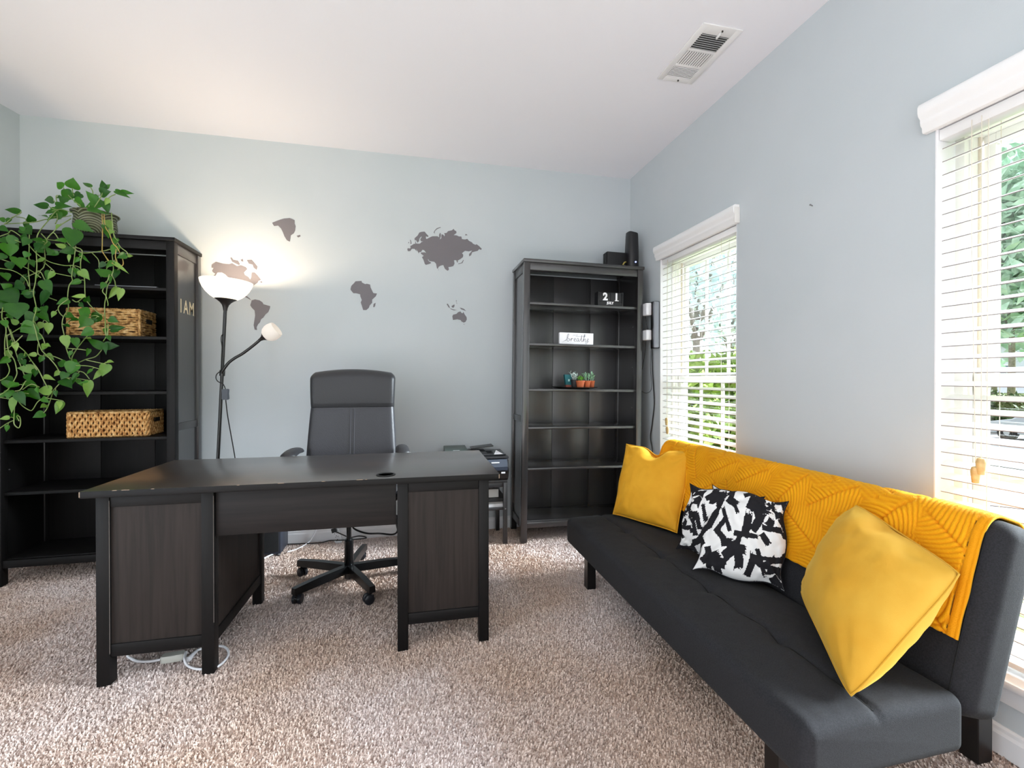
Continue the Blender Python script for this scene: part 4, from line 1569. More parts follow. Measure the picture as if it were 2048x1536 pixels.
_ra.data.foreach_set('color', np.stack([_rv, _rv, _rv, np.ones_like(_rv)], 1).ravel())
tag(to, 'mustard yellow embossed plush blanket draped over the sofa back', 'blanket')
sm = to.modifiers.new('thickness', 'SOLIDIFY')
sm.thickness = .007
sm.offset = 0


# ================================================================ cushions
def pillow(name, label, corners, thick, m, n=34, dent=None, pinch=.05, seed=1, wr=.006, ear=.6, group='scatter cushions on the sofa', paint=None, seam=None):
    a, b, c, d = [Vector(q) for q in corners]         # lower left, lower right, upper right, upper left
    base = (a + b) / 2
    root = thing(name, label, 'cushion', base, group)
    ctr = (a + b + c + d) / 4
    nor = (b - a).cross(d - a).normalized()
    if nor.dot(CAMP - ctr) < 0:
        nor = -nor

    def edgepull(u, v):
        # sides bow inwards between the corners
        p = a * (1 - u) * (1 - v) + b * u * (1 - v) + c * u * v + d * (1 - u) * v
        uu, vv = 2 * u - 1, 2 * v - 1
        fe = lambda t: (1 - t * t) * (ear + 3.4 * (1 - ear) * t * t)
        k = pinch * (uu ** 4 * fe(vv) + vv ** 4 * fe(uu))
        return p + (ctr - p) * k

    def bulge(u, v):
        uu, vv = abs(2 * u - 1), abs(2 * v - 1)
        return max(0.0, (1 - uu ** 2.2)) ** .55 * max(0.0, (1 - vv ** 2.2)) ** .55

    vs, fs, uvs = [], [], []
    W = n + 1
    for side in (1, -1):
        for j in range(W):
            for i in range(W):
                u, v = i / n, j / n
                p = edgepull(u, v)
                g = bulge(u, v)
                q = Vector((u * 6 + seed, v * 6, side * 3.0))
                ww = wr * mnoise.noise(q * .9) + wr * .6 * mnoise.noise(q * 2.3)
                # creases running in from the corners
                for cu, cv in ((0, 0), (1, 0), (1, 1), (0, 1)):
                    r = math.hypot(u - cu, v - cv)
                    if r < .5:
                        th = math.atan2(v - cv, u - cu)
                        ww += wr * .9 * math.sin(th * 11 + seed * 2 + cu * 3) * math.exp(-((r - .16) / .12) ** 2)
                z = side * thick * g + ww * min(1, g * 2.0)
                if dent and side == 1:
                    for du, dv_, dr, dd in dent:
                        z -= dd * math.exp(-((u - du) ** 2 + (v - dv_) ** 2) / dr ** 2)
                pp = p + nor * z
                if dent:
                    for du, dv_, dr, dd in dent:
                        if dv_ > .85:
                            pp += (a - d).normalized() * dd * .8 * math.exp(-((u - du) / dr) ** 2) * max(0, (v - .6) / .4) ** 2
                vs.append(pp)
                uvs.append((u, v, side))
    for s in range(2):
        o_ = s * W * W
        for j in range(n):
            for i in range(n):
                f = (o_ + j * W + i, o_ + j * W + i + 1, o_ + (j + 1) * W + i + 1, o_ + (j + 1) * W + i)
                fs.append(f if s == 0 else tuple(reversed(f)))
    me = bpy.data.meshes.new('cover')
    me.from_pydata([tuple(p - base) for p in vs], [], fs)
    if paint:
        ca = me.color_attributes.new('print', 'FLOAT_COLOR', 'POINT')
        ca.data.foreach_set('color', np.array([(k, k, k, 1.0) for k in (paint(u, v, s) for u, v, s in uvs)], dtype=np.float32).ravel())
    bm = bmesh.new()
    bm.from_mesh(me)
    bmesh.ops.remove_doubles(bm, verts=bm.verts, dist=.0004)
    bmesh.ops.recalc_face_normals(bm, faces=bm.faces)
    bm.to_mesh(me)
    bm.free()
    me.materials.append(m)
    me.polygons.foreach_set('use_smooth', [True] * len(me.polygons))
    co = inst('cover', me, root)
    ring = [edgepull(k / 20, 0) for k in range(20)] + [edgepull(1, k / 20) for k in range(20)] + [edgepull(1 - k / 20, 1) for k in range(20)] + [edgepull(0, 1 - k / 20) for k in range(20)]
    if dent:
        for i, p in enumerate(ring):
            if 40 <= i < 60:
                u = 1 - (i - 40) / 20
                for du, dv_, dr, dd in dent:
                    if dv_ > .85:
                        p += (a - d).normalized() * dd * .8 * math.exp(-((u - du) / dr) ** 2)
    MB(base).tube(ring, .0028, 6, closed=True).build('edge_seam', seam or m, root, True)
    return root


M_YEL1 = mat('golden_velvet', rgb(230, 168, 44), rough=0.7, sheen=0.45, noise=(7, rgb(220, 156, 34), 4), spec=0.2, bump=(500, .08))
M_YEL2 = mat('pale_golden_velvet', rgb(206, 160, 58), rough=0.7, sheen=0.5, noise=(6, rgb(200, 148, 44), 4), spec=0.2, bump=(500, .08))
SZT = .347
pillow('cushion', 'golden yellow velvet cushion with a dented top, at the far end of sofa',
       [at(1226, 1028, 'z', SZT), at(1354, 1066, 'z', SZT), at(1387, 904, 'z', .735), at(1253, 888, 'z', .735)], .078, M_YEL1,
       dent=[(.50, .98, .13, .055)], pinch=.035, seed=1, wr=.008)
pillow('cushion', 'pale golden velvet cushion tipped on its corner at the near end of sofa',
       [at(1702, 1391, 'z', .352), (1.452, .930, .620), (1.500, 1.262, .712), (1.335, 1.320, .405)], .105, M_YEL2,
       dent=[(.93, .55, .10, .02)], pinch=-.045, seed=5, wr=.005)

# black brush-stroke print
_rs = random.Random(23)
STR = []
for k in range(66):
    cx_, cy_ = _rs.random() * 1.1 - .05, _rs.random() * 1.1 - .05
    ang = _rs.choice((0.2, 1.3, -.7, 2.2, .8, -1.2)) + _rs.uniform(-.25, .25)
    STR.append((cx_, cy_, ang, _rs.uniform(.06, .17), _rs.uniform(.022, .05), _rs.uniform(-6, 6) if k % 3 == 0 else 0))


def brush(seed):
    def f(u, v, s):
        if s < 0:
            u = 1 - u
        u2, v2 = (u + seed * .37) % 1.0, (v + seed * .61) % 1.0
        for cx_, cy_, ang, hl, hw, cv in STR:
            dx_, dy_ = u2 - cx_, v2 - cy_
            ca, sa_ = math.cos(ang), math.sin(ang)
            p = dx_ * ca + dy_ * sa_
            q = -dx_ * sa_ + dy_ * ca - cv * p * p
            if abs(p) > hl * 1.3 or abs(q) > hw * 1.5:
                continue
            fray = .35 * mnoise.noise(Vector((p * 30 + cx_ * 9, q * 160, cy_ * 7)))
            if abs(q) < hw * (1 + .12 * mnoise.noise(Vector((p * 40, cx_ * 50, 0)))) and abs(p) < hl * (.9 + fray * (1 if p > 0 else .2)):
                return 0.0
        return 1.0
    return f


def print_material():
    m = bpy.data.materials.new('black_white_brush_print')
    m.use_nodes = True
    nt = m.node_tree
    b = nt.nodes['Principled BSDF']
    b.inputs['Roughness'].default_value = .8
    b.inputs['Specular IOR Level'].default_value = .2
    at_ = nt.nodes.new('ShaderNodeAttribute')
    at_.attribute_name = 'print'
    tc = nt.nodes.new('ShaderNodeTexCoord')
    nz = nt.nodes.new('ShaderNodeTexNoise')
    nz.inputs['Scale'].default_value = 130
    nz.inputs['Detail'].default_value = 3
    ad = nt.nodes.new('ShaderNodeMath')
    ad.operation = 'MULTIPLY_ADD'
    ad.inputs[1].default_value = .5
    sb = nt.nodes.new('ShaderNodeMath')
    sb.operation = 'ADD'
    rp = nt.nodes.new('ShaderNodeValToRGB')
    rp.color_ramp.elements[0].position, rp.color_ramp.elements[0].color = .70, rgb(30, 29, 33)
    rp.color_ramp.elements[1].position, rp.color_ramp.elements[1].color = .78, rgb(232, 231, 230)
    nt.links.new(tc.outputs['Object'], nz.inputs['Vector'])
    nt.links.new(nz.outputs['Fac'], ad.inputs[0])
    nt.links.new(at_.outputs['Fac'], ad.inputs[2])
    nt.links.new(ad.outputs[0], rp.inputs['Fac'])
    nt.links.new(rp.outputs['Color'], b.inputs['Base Color'])
    return m


M_PRINTC = print_material()
M_PIPE = mat('black_white_edge', rgb(120, 118, 120), .8)
pillow('cushion', 'black and white brush-print cushion half hidden behind its twin on the sofa',
       [at(1352, 1098, 'z', .352), (1.375, 1.610, .352), (1.440, 1.605, .66), at(1380, 967, 'z', .66)], .060, M_PRINTC, n=90, pinch=.13, ear=.1, seed=9, wr=.008, paint=brush(2))
pillow('cushion', 'black and white brush-print cushion standing in front, between the yellow cushions',
       [at(1384, 1140, 'z', SZT), at(1570, 1184, 'z', .343), at(1577, 1003, 'z', .660), at(1425, 969, 'z', .660)], .070, M_PRINTC, n=130, pinch=.13, ear=.1, seed=3, wr=.010, paint=brush(0))

# ================================================================ baskets on the left bookcase
def sea_material(name, c1, c2, c3, sc):
    m = mat(name, c1, rough=0.7, spec=0.3, bump=(170, .5, 3))
    nt = m.node_tree
    b = nt.nodes['Principled BSDF']
    tc = nt.nodes.new('ShaderNodeTexCoord')
    nz = nt.nodes.new('ShaderNodeTexNoise')
    nz.inputs['Scale'].default_value = sc
    nz.inputs['Detail'].default_value = 5
    rp = nt.nodes.new('ShaderNodeValToRGB')
    e = rp.color_ramp.elements
    e[0].position, e[0].color = .32, c1
    e[1].position, e[1].color = .68, c3
    e.new(.5).color = c2
    nt.links.new(tc.outputs['Object'], nz.inputs['Vector'])
    nt.links.new(nz.outputs['Fac'], rp.inputs['Fac'])
    nt.links.new(rp.outputs['Color'], b.inputs['Base Color'])
    return m


M_SEA = sea_material('seagrass_weave', rgb(120, 78, 38), rgb(204, 158, 98), rgb(236, 200, 146), 42)
M_SEA2 = sea_material('water_hyacinth_weave', rgb(140, 86, 40), rgb(214, 160, 96), rgb(240, 200, 140), 55)
M_BIN = mat('dark_basket_inside', rgb(70, 46, 26), .9)


def rrect(w, d, r, step):
    """points round a rounded rectangle, centred"""
    pts = []
    for cx_, cy_, a0, (ex, ey), ln in ((w / 2 - r, d / 2 - r, 0, (-1, 0), w - 2 * r), (-w / 2 + r, d / 2 - r, PI / 2, (0, -1), d - 2 * r),
                                       (-w / 2 + r, -d / 2 + r, PI, (1, 0), w - 2 * r), (w / 2 - r, -d / 2 + r, 3 * PI / 2, (0, 1), d - 2 * r)):
        for k in range(4):
            a = a0 + PI / 2 * k / 4
            pts.append((cx_ + r * math.cos(a), cy_ + r * math.sin(a)))
        a = a0 + PI / 2
        sx_, sy_ = cx_ + r * math.cos(a), cy_ + r * math.sin(a)
        n = max(1, int(ln / step))
        for k in range(n):
            pts.append((sx_ + ex * ln * k / n, sy_ + ey * ln * k / n))
    return pts


def inner_box(w, d, h, root):
    m = MB()
    m.box((-w / 2 + .008, -d / 2 + .008, .004), (w / 2 - .008, d / 2 - .008, .012))
    t = .004
    for lo, hi in (((-w / 2 + .008, -d / 2 + .008, .01), (w / 2 - .008, -d / 2 + .008 + t, h - .01)), ((-w / 2 + .008, d / 2 - .008 - t, .01), (w / 2 - .008, d / 2 - .008, h - .01)),
                   ((-w / 2 + .008, -d / 2 + .008, .01), (-w / 2 + .008 + t, d / 2 - .008, h - .01)), ((w / 2 - .008 - t, -d / 2 + .008, .01), (w / 2 - .008, d / 2 - .008, h - .01))):
        m.box(lo, hi)
    m.build('inner_wall', M_BIN, root)


def rim(w, d, z, root, r=.0075):
    pts = rrect(w, d, .02, .0055)
    MB().tube([(x, y, z + .0012 * math.sin(i * 2.1)) for i, (x, y) in enumerate(pts)], [r * (.85 + .3 * (i % 2)) for i in range(len(pts))], 6, closed=True).build('braided_rim', M_SEA, root, True)


def handle_hole(w, h, root):
    MB().box((w / 2 - .004, -.035, h * .55), (w / 2 + .0085, .035, h * .72), .003).build('hand_hole', mat('dark_hole', rgb(24, 18, 14), .9), root)


zz2 = SHELVES[1]
b1c = (at(137, 640, 'y', 3.12), at(269, 640, 'y', 3.12))
w1, d1, h1 = .345, .20, .158
bk = thing('basket', 'woven seagrass basket with horizontal weave on the upper left bookcase shelf', 'basket', ((b1c[0].x + b1c[1].x) / 2 + .01, 3.12 + d1 / 2, zz2), 'woven baskets in the left bookcase', (0, 0, math.radians(1.5)))
inner_box(w1, d1, h1, bk)
ws = MB()
rnd = random.Random(5)
nr = 11
for k in range(nr):
    z = .008 + (h1 - .016) * k / (nr - 1)
    ph = rnd.random() * 6
    pts = rrect(w1, d1, .02, .012)
    nn = len(pts)
    ws.tube([(x * (1 + .004 * math.sin(i * 1.1 + ph)), y * (1 + .010 * math.sin(i * 1.7 + ph)), z + .0028 * math.sin(i * .9 + ph) + .0014 * rnd.uniform(-1, 1)) for i, (x, y) in enumerate(pts)],
            [.0074 * (.8 + .35 * abs(math.sin(i * .45 + ph))) for i in range(nn)], 6, closed=True)
wo = ws.build('weave', M_SEA, bk, True)
wo['kind'] = 'stuff'
rim(w1, d1, h1, bk)
rim(w1, d1, .006, bk, .006)
for s in (-1, 1):
    pts = [(s * (w1 / 2 + .003), -d1 / 2 - .002, h1 * k / 12) for k in range(13)]
    MB().tube(pts, [.0075 + .002 * (k % 2) for k in range(13)], 6).build('corner_binding', M_SEA, bk, True)
handle_hole(w1, h1, bk)

zz4 = SHELVES[3]
b2c = (at(133, 845, 'y', 3.11), at(288, 845, 'y', 3.11))
w2, d2, h2 = .395, .20, .146
bk2 = thing('basket', 'woven basket with upright twisted weave on the lower left bookcase shelf', 'basket', ((b2c[0].x + b2c[1].x) / 2 + .005, 3.11 + d2 / 2, zz4), 'woven baskets in the left bookcase', (0, 0, math.radians(3)))
inner_box(w2, d2, h2, bk2)
ws = MB()
pts = rrect(w2, d2, .02, .0125)
for i, (x, y) in enumerate(pts):
    nx_, ny_ = pts[(i + 1) % len(pts)][0] - pts[i - 1][0], pts[(i + 1) % len(pts)][1] - pts[i - 1][1]
    ln = math.hypot(nx_, ny_)
    tx_, ty_ = nx_ / ln, ny_ / ln
    sl = []
    for k in range(15):
        u = k / 14
        dev = .0036 * math.sin(u * 3 * 2 * PI + i * PI)
        out = .0022 * math.cos(u * 3 * 2 * PI + i * PI)
        sl.append((x + tx_ * dev + ty_ * out, y + ty_ * dev - tx_ * out, .004 + (h2 - .010) * u))
    ws.tube(sl, [.0068 * (.8 + .3 * abs(math.cos(k / 14 * 3 * PI + i))) for k in range(15)], 6)
wo = ws.build('weave', M_SEA2, bk2, True)
wo['kind'] = 'stuff'
rim(w2, d2, h2 - .003, bk2)
rim(w2, d2, .006, bk2, .006)
for zq in (h2 * .36, h2 * .66):
    MB().tube([(x * 1.032, y * 1.06, zq) for x, y in rrect(w2, d2, .02, .02)], .0011, 4, closed=True).build('binding_thread', M_SEA2, bk2)
handle_hole(w2, h2, bk2)
# thin sheet of glass-clear plastic lying on the top shelf
ps_ = at(250, 571, 'y', 3.10)
o = MB((ps_.x, 3.16, SHELVES[0])).box((ps_.x - .14, 3.08, SHELVES[0] + .0005), (ps_.x + .17, 3.26, SHELVES[0] + .006), .001).build('paper_folder', mat('grey_folder', rgb(120, 122, 128), .4))
o.location = (ps_.x, 3.16, SHELVES[0])
tag(o, 'thin pale grey folder lying flat on the top shelf of left bookcase', 'folder')

# ================================================================ trailing plant
def pot_material():
    m = mat('green_glazed_ceramic', rgb(120, 128, 100), rough=0.25, spec=0.6)
    nt = m.node_tree
    b = nt.nodes['Principled BSDF']
    tc = nt.nodes.new('ShaderNodeTexCoord')
    sx_ = nt.nodes.new('ShaderNodeSeparateXYZ')
    nt.links.new(tc.outputs['UV'], sx_.inputs[0])
    # rows of nested arcs, fish-scale fashion
    fr_ = nt.nodes.new('ShaderNodeMath'); fr_.operation = 'PINGPONG'; fr_.inputs[1].default_value = .5
    mu = nt.nodes.new('ShaderNodeMath'); mu.operation = 'MULTIPLY'; mu.inputs[1].default_value = 5.0
    nt.links.new(sx_.outputs['X'], mu.inputs[0])
    nt.links.new(mu.outputs[0], fr_.inputs[0])
    cb_ = nt.nodes.new('ShaderNodeCombineXYZ')
    nt.links.new(fr_.outputs[0], cb_.inputs[0])
    my = nt.nodes.new('ShaderNodeMath'); my.operation = 'MULTIPLY'; my.inputs[1].default_value = 1.05
    nt.links.new(sx_.outputs['Y'], my.inputs[0])
    nt.links.new(my.outputs[0], cb_.inputs[1])
    ln_ = nt.nodes.new('ShaderNodeVectorMath'); ln_.operation = 'LENGTH'
    nt.links.new(cb_.outputs[0], ln_.inputs[0])
    sc_ = nt.nodes.new('ShaderNodeMath'); sc_.operation = 'MULTIPLY'; sc_.inputs[1].default_value = 62
    nt.links.new(ln_.outputs['Value'], sc_.inputs[0])
    sn = nt.nodes.new('ShaderNodeMath'); sn.operation = 'SINE'
    nt.links.new(sc_.outputs[0], sn.inputs[0])
    rp = nt.nodes.new('ShaderNodeValToRGB')
    rp.color_ramp.elements[0].position, rp.color_ramp.elements[0].color = .15, rgb(74, 76, 52)
    rp.color_ramp.elements[1].position, rp.color_ramp.elements[1].color = .75, rgb(138, 142, 112)
    nt.links.new(sn.outputs[0], rp.inputs['Fac'])
    nt.links.new(rp.outputs['Color'], b.inputs['Base Color'])
    bp_ = nt.nodes.new('ShaderNodeBump'); bp_.inputs['Strength'].default_value = .5; bp_.inputs['Distance'].default_value = .006
    nt.links.new(sn.outputs[0], bp_.inputs['Height'])
    nt.links.new(bp_.outputs['Normal'], b.inputs['Normal'])
    return m


pc = at(191, 440, 'y', 3.215)
plant = thing('pothos_plant', 'trailing green pothos spilling from a ribbed pot on top of left bookcase', 'potted plant', (pc.x, 3.215, BH))
PLO = Vector(plant.location)
prof = [(.072, 0), (.082, .004), (.098, .04), (.103, .075), (.100, .105), (.097, .125), (.103, .142), (.113, .150), (.113, .155), (.105, .156), (.097, .150), (.092, .13), (.092, .125), (.0001, .125)]
po = MB()
po.lathe(prof, (0, 0, 0), 48)
pme = po.mesh('pot', pot_material(), 50)
uv = pme.uv_layers.new(name='wrap')
for poly in pme.polygons:
    for li in poly.loop_indices:
        co = pme.vertices[pme.loops[li].vertex_index].co
        a = (math.atan2(co.y, co.x) / (2 * PI)) % 1.0
        uv.data[li].uv = (a, co.z / .155)
    us = [uv.data[li].uv[0] for li in poly.loop_indices]
    if max(us) - min(us) > .5:
        for li in poly.loop_indices:
            if uv.data[li].uv[0] < .5:
                uv.data[li].uv[0] += 1
inst('pot', pme, plant)
MB().lathe([(.0925, .126), (.0001, .132)], (0, 0, 0), 24).build('soil', M_SOIL, plant)


def leaf_material(name, c1, c2, tcol):
    m = bpy.data.materials.new(name)
    m.use_nodes = True
    nt = m.node_tree
    b = nt.nodes['Principled BSDF']
    b.inputs['Roughness'].default_value = .38
    out = nt.nodes['Material Output']
    oi = nt.nodes.new('ShaderNodeObjectInfo')
    tc = nt.nodes.new('ShaderNodeTexCoord')
    nz = nt.nodes.new('ShaderNodeTexNoise')
    nz.inputs['Scale'].default_value = 3.0
    nz.inputs['Detail'].default_value = 4
    nt.links.new(tc.outputs['Object'], nz.inputs['Vector'])
    mt = nt.nodes.new('ShaderNodeMath'); mt.operation = 'MULTIPLY_ADD'; mt.inputs[1].default_value = .7; mt.inputs[2].default_value = -.2
    nt.links.new(oi.outputs['Random'], mt.inputs[0])
    ad = nt.nodes.new('ShaderNodeMath'); ad.operation = 'ADD'
    m2 = nt.nodes.new('ShaderNodeMath'); m2.operation = 'MULTIPLY'; m2.inputs[1].default_value = .6
    nt.links.new(nz.outputs['Fac'], m2.inputs[0])
    nt.links.new(mt.outputs[0], ad.inputs[0])
    nt.links.new(m2.outputs[0], ad.inputs[1])
    rp = nt.nodes.new('ShaderNodeValToRGB')
    rp.color_ramp.elements[0].position, rp.color_ramp.elements[0].color = .1, c1
    rp.color_ramp.elements[1].position, rp.color_ramp.elements[1].color = .8, c2
    nt.links.new(ad.outputs[0], rp.inputs['Fac'])
    nt.links.new(rp.outputs['Color'], b.inputs['Base Color'])
    tl = nt.nodes.new('ShaderNodeBsdfTranslucent')
    tl.inputs['Color'].default_value = tcol
    mx = nt.nodes.new('ShaderNodeMixShader')
    mx.inputs['Fac'].default_value = .22
    nt.links.new(b.outputs[0], mx.inputs[1])
    nt.links.new(tl.outputs[0], mx.inputs[2])
    nt.links.new(mx.outputs[0], out.inputs['Surface'])
    return m


M_LEAF = leaf_material('pothos_leaf', rgb(14, 74, 8), rgb(62, 126, 26), rgb(90, 165, 30))
M_LEAFL = leaf_material('young_pothos_leaf', rgb(104, 150, 60), rgb(150, 186, 92), rgb(170, 210, 90))
M_VINE = mat('pale_green_vine', rgb(150, 166, 108), rough=0.5, noise=(20, rgb(116, 146, 66)))
M_VINE2 = mat('tan_vine', rgb(186, 150, 78), rough=0.5, noise=(20, rgb(160, 150, 80)))


def leaf_mesh(name, m, curl, fold):
    """heart-shaped leaf, stalk at the origin, tip at x = 1, half width about .35"""
    prof = [(-.06, .13), (-.02, .25), (.06, .33), (.18, .375), (.32, .37), (.48, .315), (.64, .225), (.80, .12), (.92, .045), (1.0, .004)]
    vs, fs = [], []
    for i, (u_, wd) in enumerate(prof):
        zc = -curl * u_ * u_
        notch = .05 if i == 0 else 0
        vs += [(u_, -wd, zc + fold * wd - .10 * wd * wd), (u_, -wd * .5, zc + fold * wd * .42), (max(u_, 0) + notch * 0, 0, zc), (u_, wd * .5, zc + fold * wd * .42), (u_, wd, zc + fold * wd - .10 * wd * wd)]
        if i:
            k = 5 * i
            for q in range(4):
                fs.append((k - 5 + q, k - 4 + q, k + 1 + q, k + q))
    return MB().add(vs, fs).mesh(name, m, True)


LEAVES = {}
for li_, mm in enumerate((M_LEAF, M_LEAFL)):
    LEAVES[li_] = [leaf_mesh('leaf', mm, c, f) for c, f in ((.12, .25), (.22, .1), (.05, .45), (.30, .3))]

# leaves measured off the photograph: stalk x, y, tip x, y, width (eighths of a pixel grid), young?
LA = '''920 105 815 30 105;1065 120 1065 -25 130;1325 105 1205 12 62;1530 140 1478 -5 70;1535 120 1612 62 45;1690 160 1885 248 60;1770 175 1945 195 55;960 325 868 228 105;1040 185 898 148 70;
1010 170 935 310 110;1180 200 1085 262 75;1420 330 1262 160 95;1470 190 1592 165 110;1495 335 1235 392 105;1515 310 1592 475 92;1290 425 1545 470 60;1190 290 1060 320 75;780 292 652 292 82;
702 390 486 352 84;305 462 58 430 62;72 592 -25 556 55;820 372 994 376 72;862 420 858 575 150;598 522 692 520 62;468 610 420 505 80;-5 690 115 745 70;298 722 372 690 60;350 700 452 788 130;
352 885 362 780 62;692 890 582 1022 74;505 985 625 940 85;972 890 806 868 60;945 992 806 930 62 1;1082 1022 866 1052 90;1062 722 1072 962 175;1098 622 1345 742 112;1560 590 1642 722 84 1;
112 935 148 1115 165;70 1090 -30 1160 75;255 1140 308 1290 130;410 1060 350 1130 70;642 1172 488 1172 72 1;1702 960 1640 1092 85;1700 850 1668 930 60;1835 1090 1715 1140 80;1868 1102 1938 1112 42 1;
1650 1205 1864 1345 52 1;1180 1322 1298 1445 92 1;1602 1392 1392 1288 125;792 1352 682 1442 60 1;62 1362 118 1465 82;108 1285 205 1195 92;1015 1095 998 1195 34 1;1168 1080 1285 1192 40;850 1062 676 1094 52;
200 830 130 960 90;20 850 90 930 80;420 860 330 960 80;560 1010 640 1060 70;740 1010 700 1080 70'''
LB = '''50 150 250 335 200;230 345 252 562 235;488 222 298 152 105;712 182 545 362 110;640 10 745 205 112;1004 292 828 342 84;1238 232 1036 242 48 1;1712 108 1592 268 66 1;1772 128 1738 294 76 1;498 432 592 438 82;
500 500 362 605 120;580 482 715 605 92;712 632 706 792 74 1;510 662 288 762 160;572 782 392 882 112;660 940 626 1018 56 1;665 945 738 972 45 1;978 505 1088 545 72;1305 505 1142 432 160;1295 555 1178 690 135;
1352 732 1176 806 112;1460 505 1345 628 120;1598 562 1728 612 84;1620 722 1830 690 86;950 818 982 995 96 1;1090 850 1125 985 80;1512 992 1270 838 98;1532 965 1724 958 100;1538 930 1540 1075 50;1300 1012 1268 1112 46;
690 1082 782 1160 52 1;952 1232 818 1198 84;1092 1205 1008 1385 142;1052 1168 1135 1242 62;1562 1232 1498 1405 112 1;1492 1322 1368 1452 62 1;492 1300 252 1290 98 1;380 1452 455 1368 72;640 1412 775 1442 60 1;872 1332 786 1412 50 1;
1260 320 1300 240 60;150 120 20 60 110;340 60 200 110 110;60 300 -20 420 100;260 640 140 560 60 1;640 390 670 470 70'''
LC = '''1300 450 1272 695 92 1;752 588 522 590 112 1;1082 402 1038 512 50;918 442 1045 542 112;398 592 595 735 102;202 702 152 912 66 1;920 760 812 932 102 1;642 922 486 985 82;368 472 545 525 82;150 592 98 705 82;
258 622 352 795 92;352 60 258 142 62;90 402 188 455 72;232 482 138 545 82;962 332 898 425 82;618 702 705 765 62;1282 462 1148 486 26;80 440 120 560 70;350 640 260 720 70;200 930 250 1010 60'''
_rp = random.Random(77)


def vine_depth(py, px, j):
    """how far from the wall: the pot sits back on the shelf, the vines hang clear of the front"""
    t = min(1, max(0, (py - 428) / 34))
    t = t * t * (3 - 2 * t)
    if 130 < px < 252 and 388 < py < 449:      # in front of the pot
        return 3.215 - .118 - .02 * (1 - ((px - 191) / 62) ** 2) + min(j, 0) * .4
    return 3.20 * (1 - t) + (3.005 - .05 * min(1, max(0, (py - 470) / 300))) * t + j


def zoom(x, y, y0):
    return x / 7.314, y0 + y / 7.314


for txt, y0 in ((LA, 360), (LB, 560), (LC, 700)):
    for it in txt.replace('\n', '').split(';'):
        q = [float(v) for v in it.split()]
        young = len(q) > 5
        p0 = zoom(q[0], q[1], y0)
        p1 = zoom(q[2], q[3], y0)
        j = _rp.uniform(-.05, .035)
        dep = vine_depth(p0[1], p0[0], j)
        a = at(p0[0], p0[1], 'y', dep)
        b = at(p1[0], p1[1], 'y', dep - _rp.uniform(-.01, .035))
        ln = (b - a).length * 1.05
        wd = q[4] / 7.314 * (a - CAMP).length / FPX * .94
        xx_ = (b - a).normalized()
        view = (CAMP - a).normalized()
        tilt = Vector((_rp.uniform(-.45, .45), _rp.uniform(-.2, .2), _rp.uniform(-.1, .6)))
        zz_ = (view + tilt)
        zz_ = (zz_ - xx_ * zz_.dot(xx_)).normalized()
        yy_ = zz_.cross(xx_)
        R = Matrix((xx_, yy_, zz_)).transposed().to_4x4()
        S = Matrix.Diagonal((ln, min(wd / .74, ln * 1.5), ln * .8, 1))
        me = LEAVES[1 if young else 0][_rp.randrange(4)]
        inst('leaf', me, plant, matrix=Matrix.Translation(a - PLO) @ R @ S)

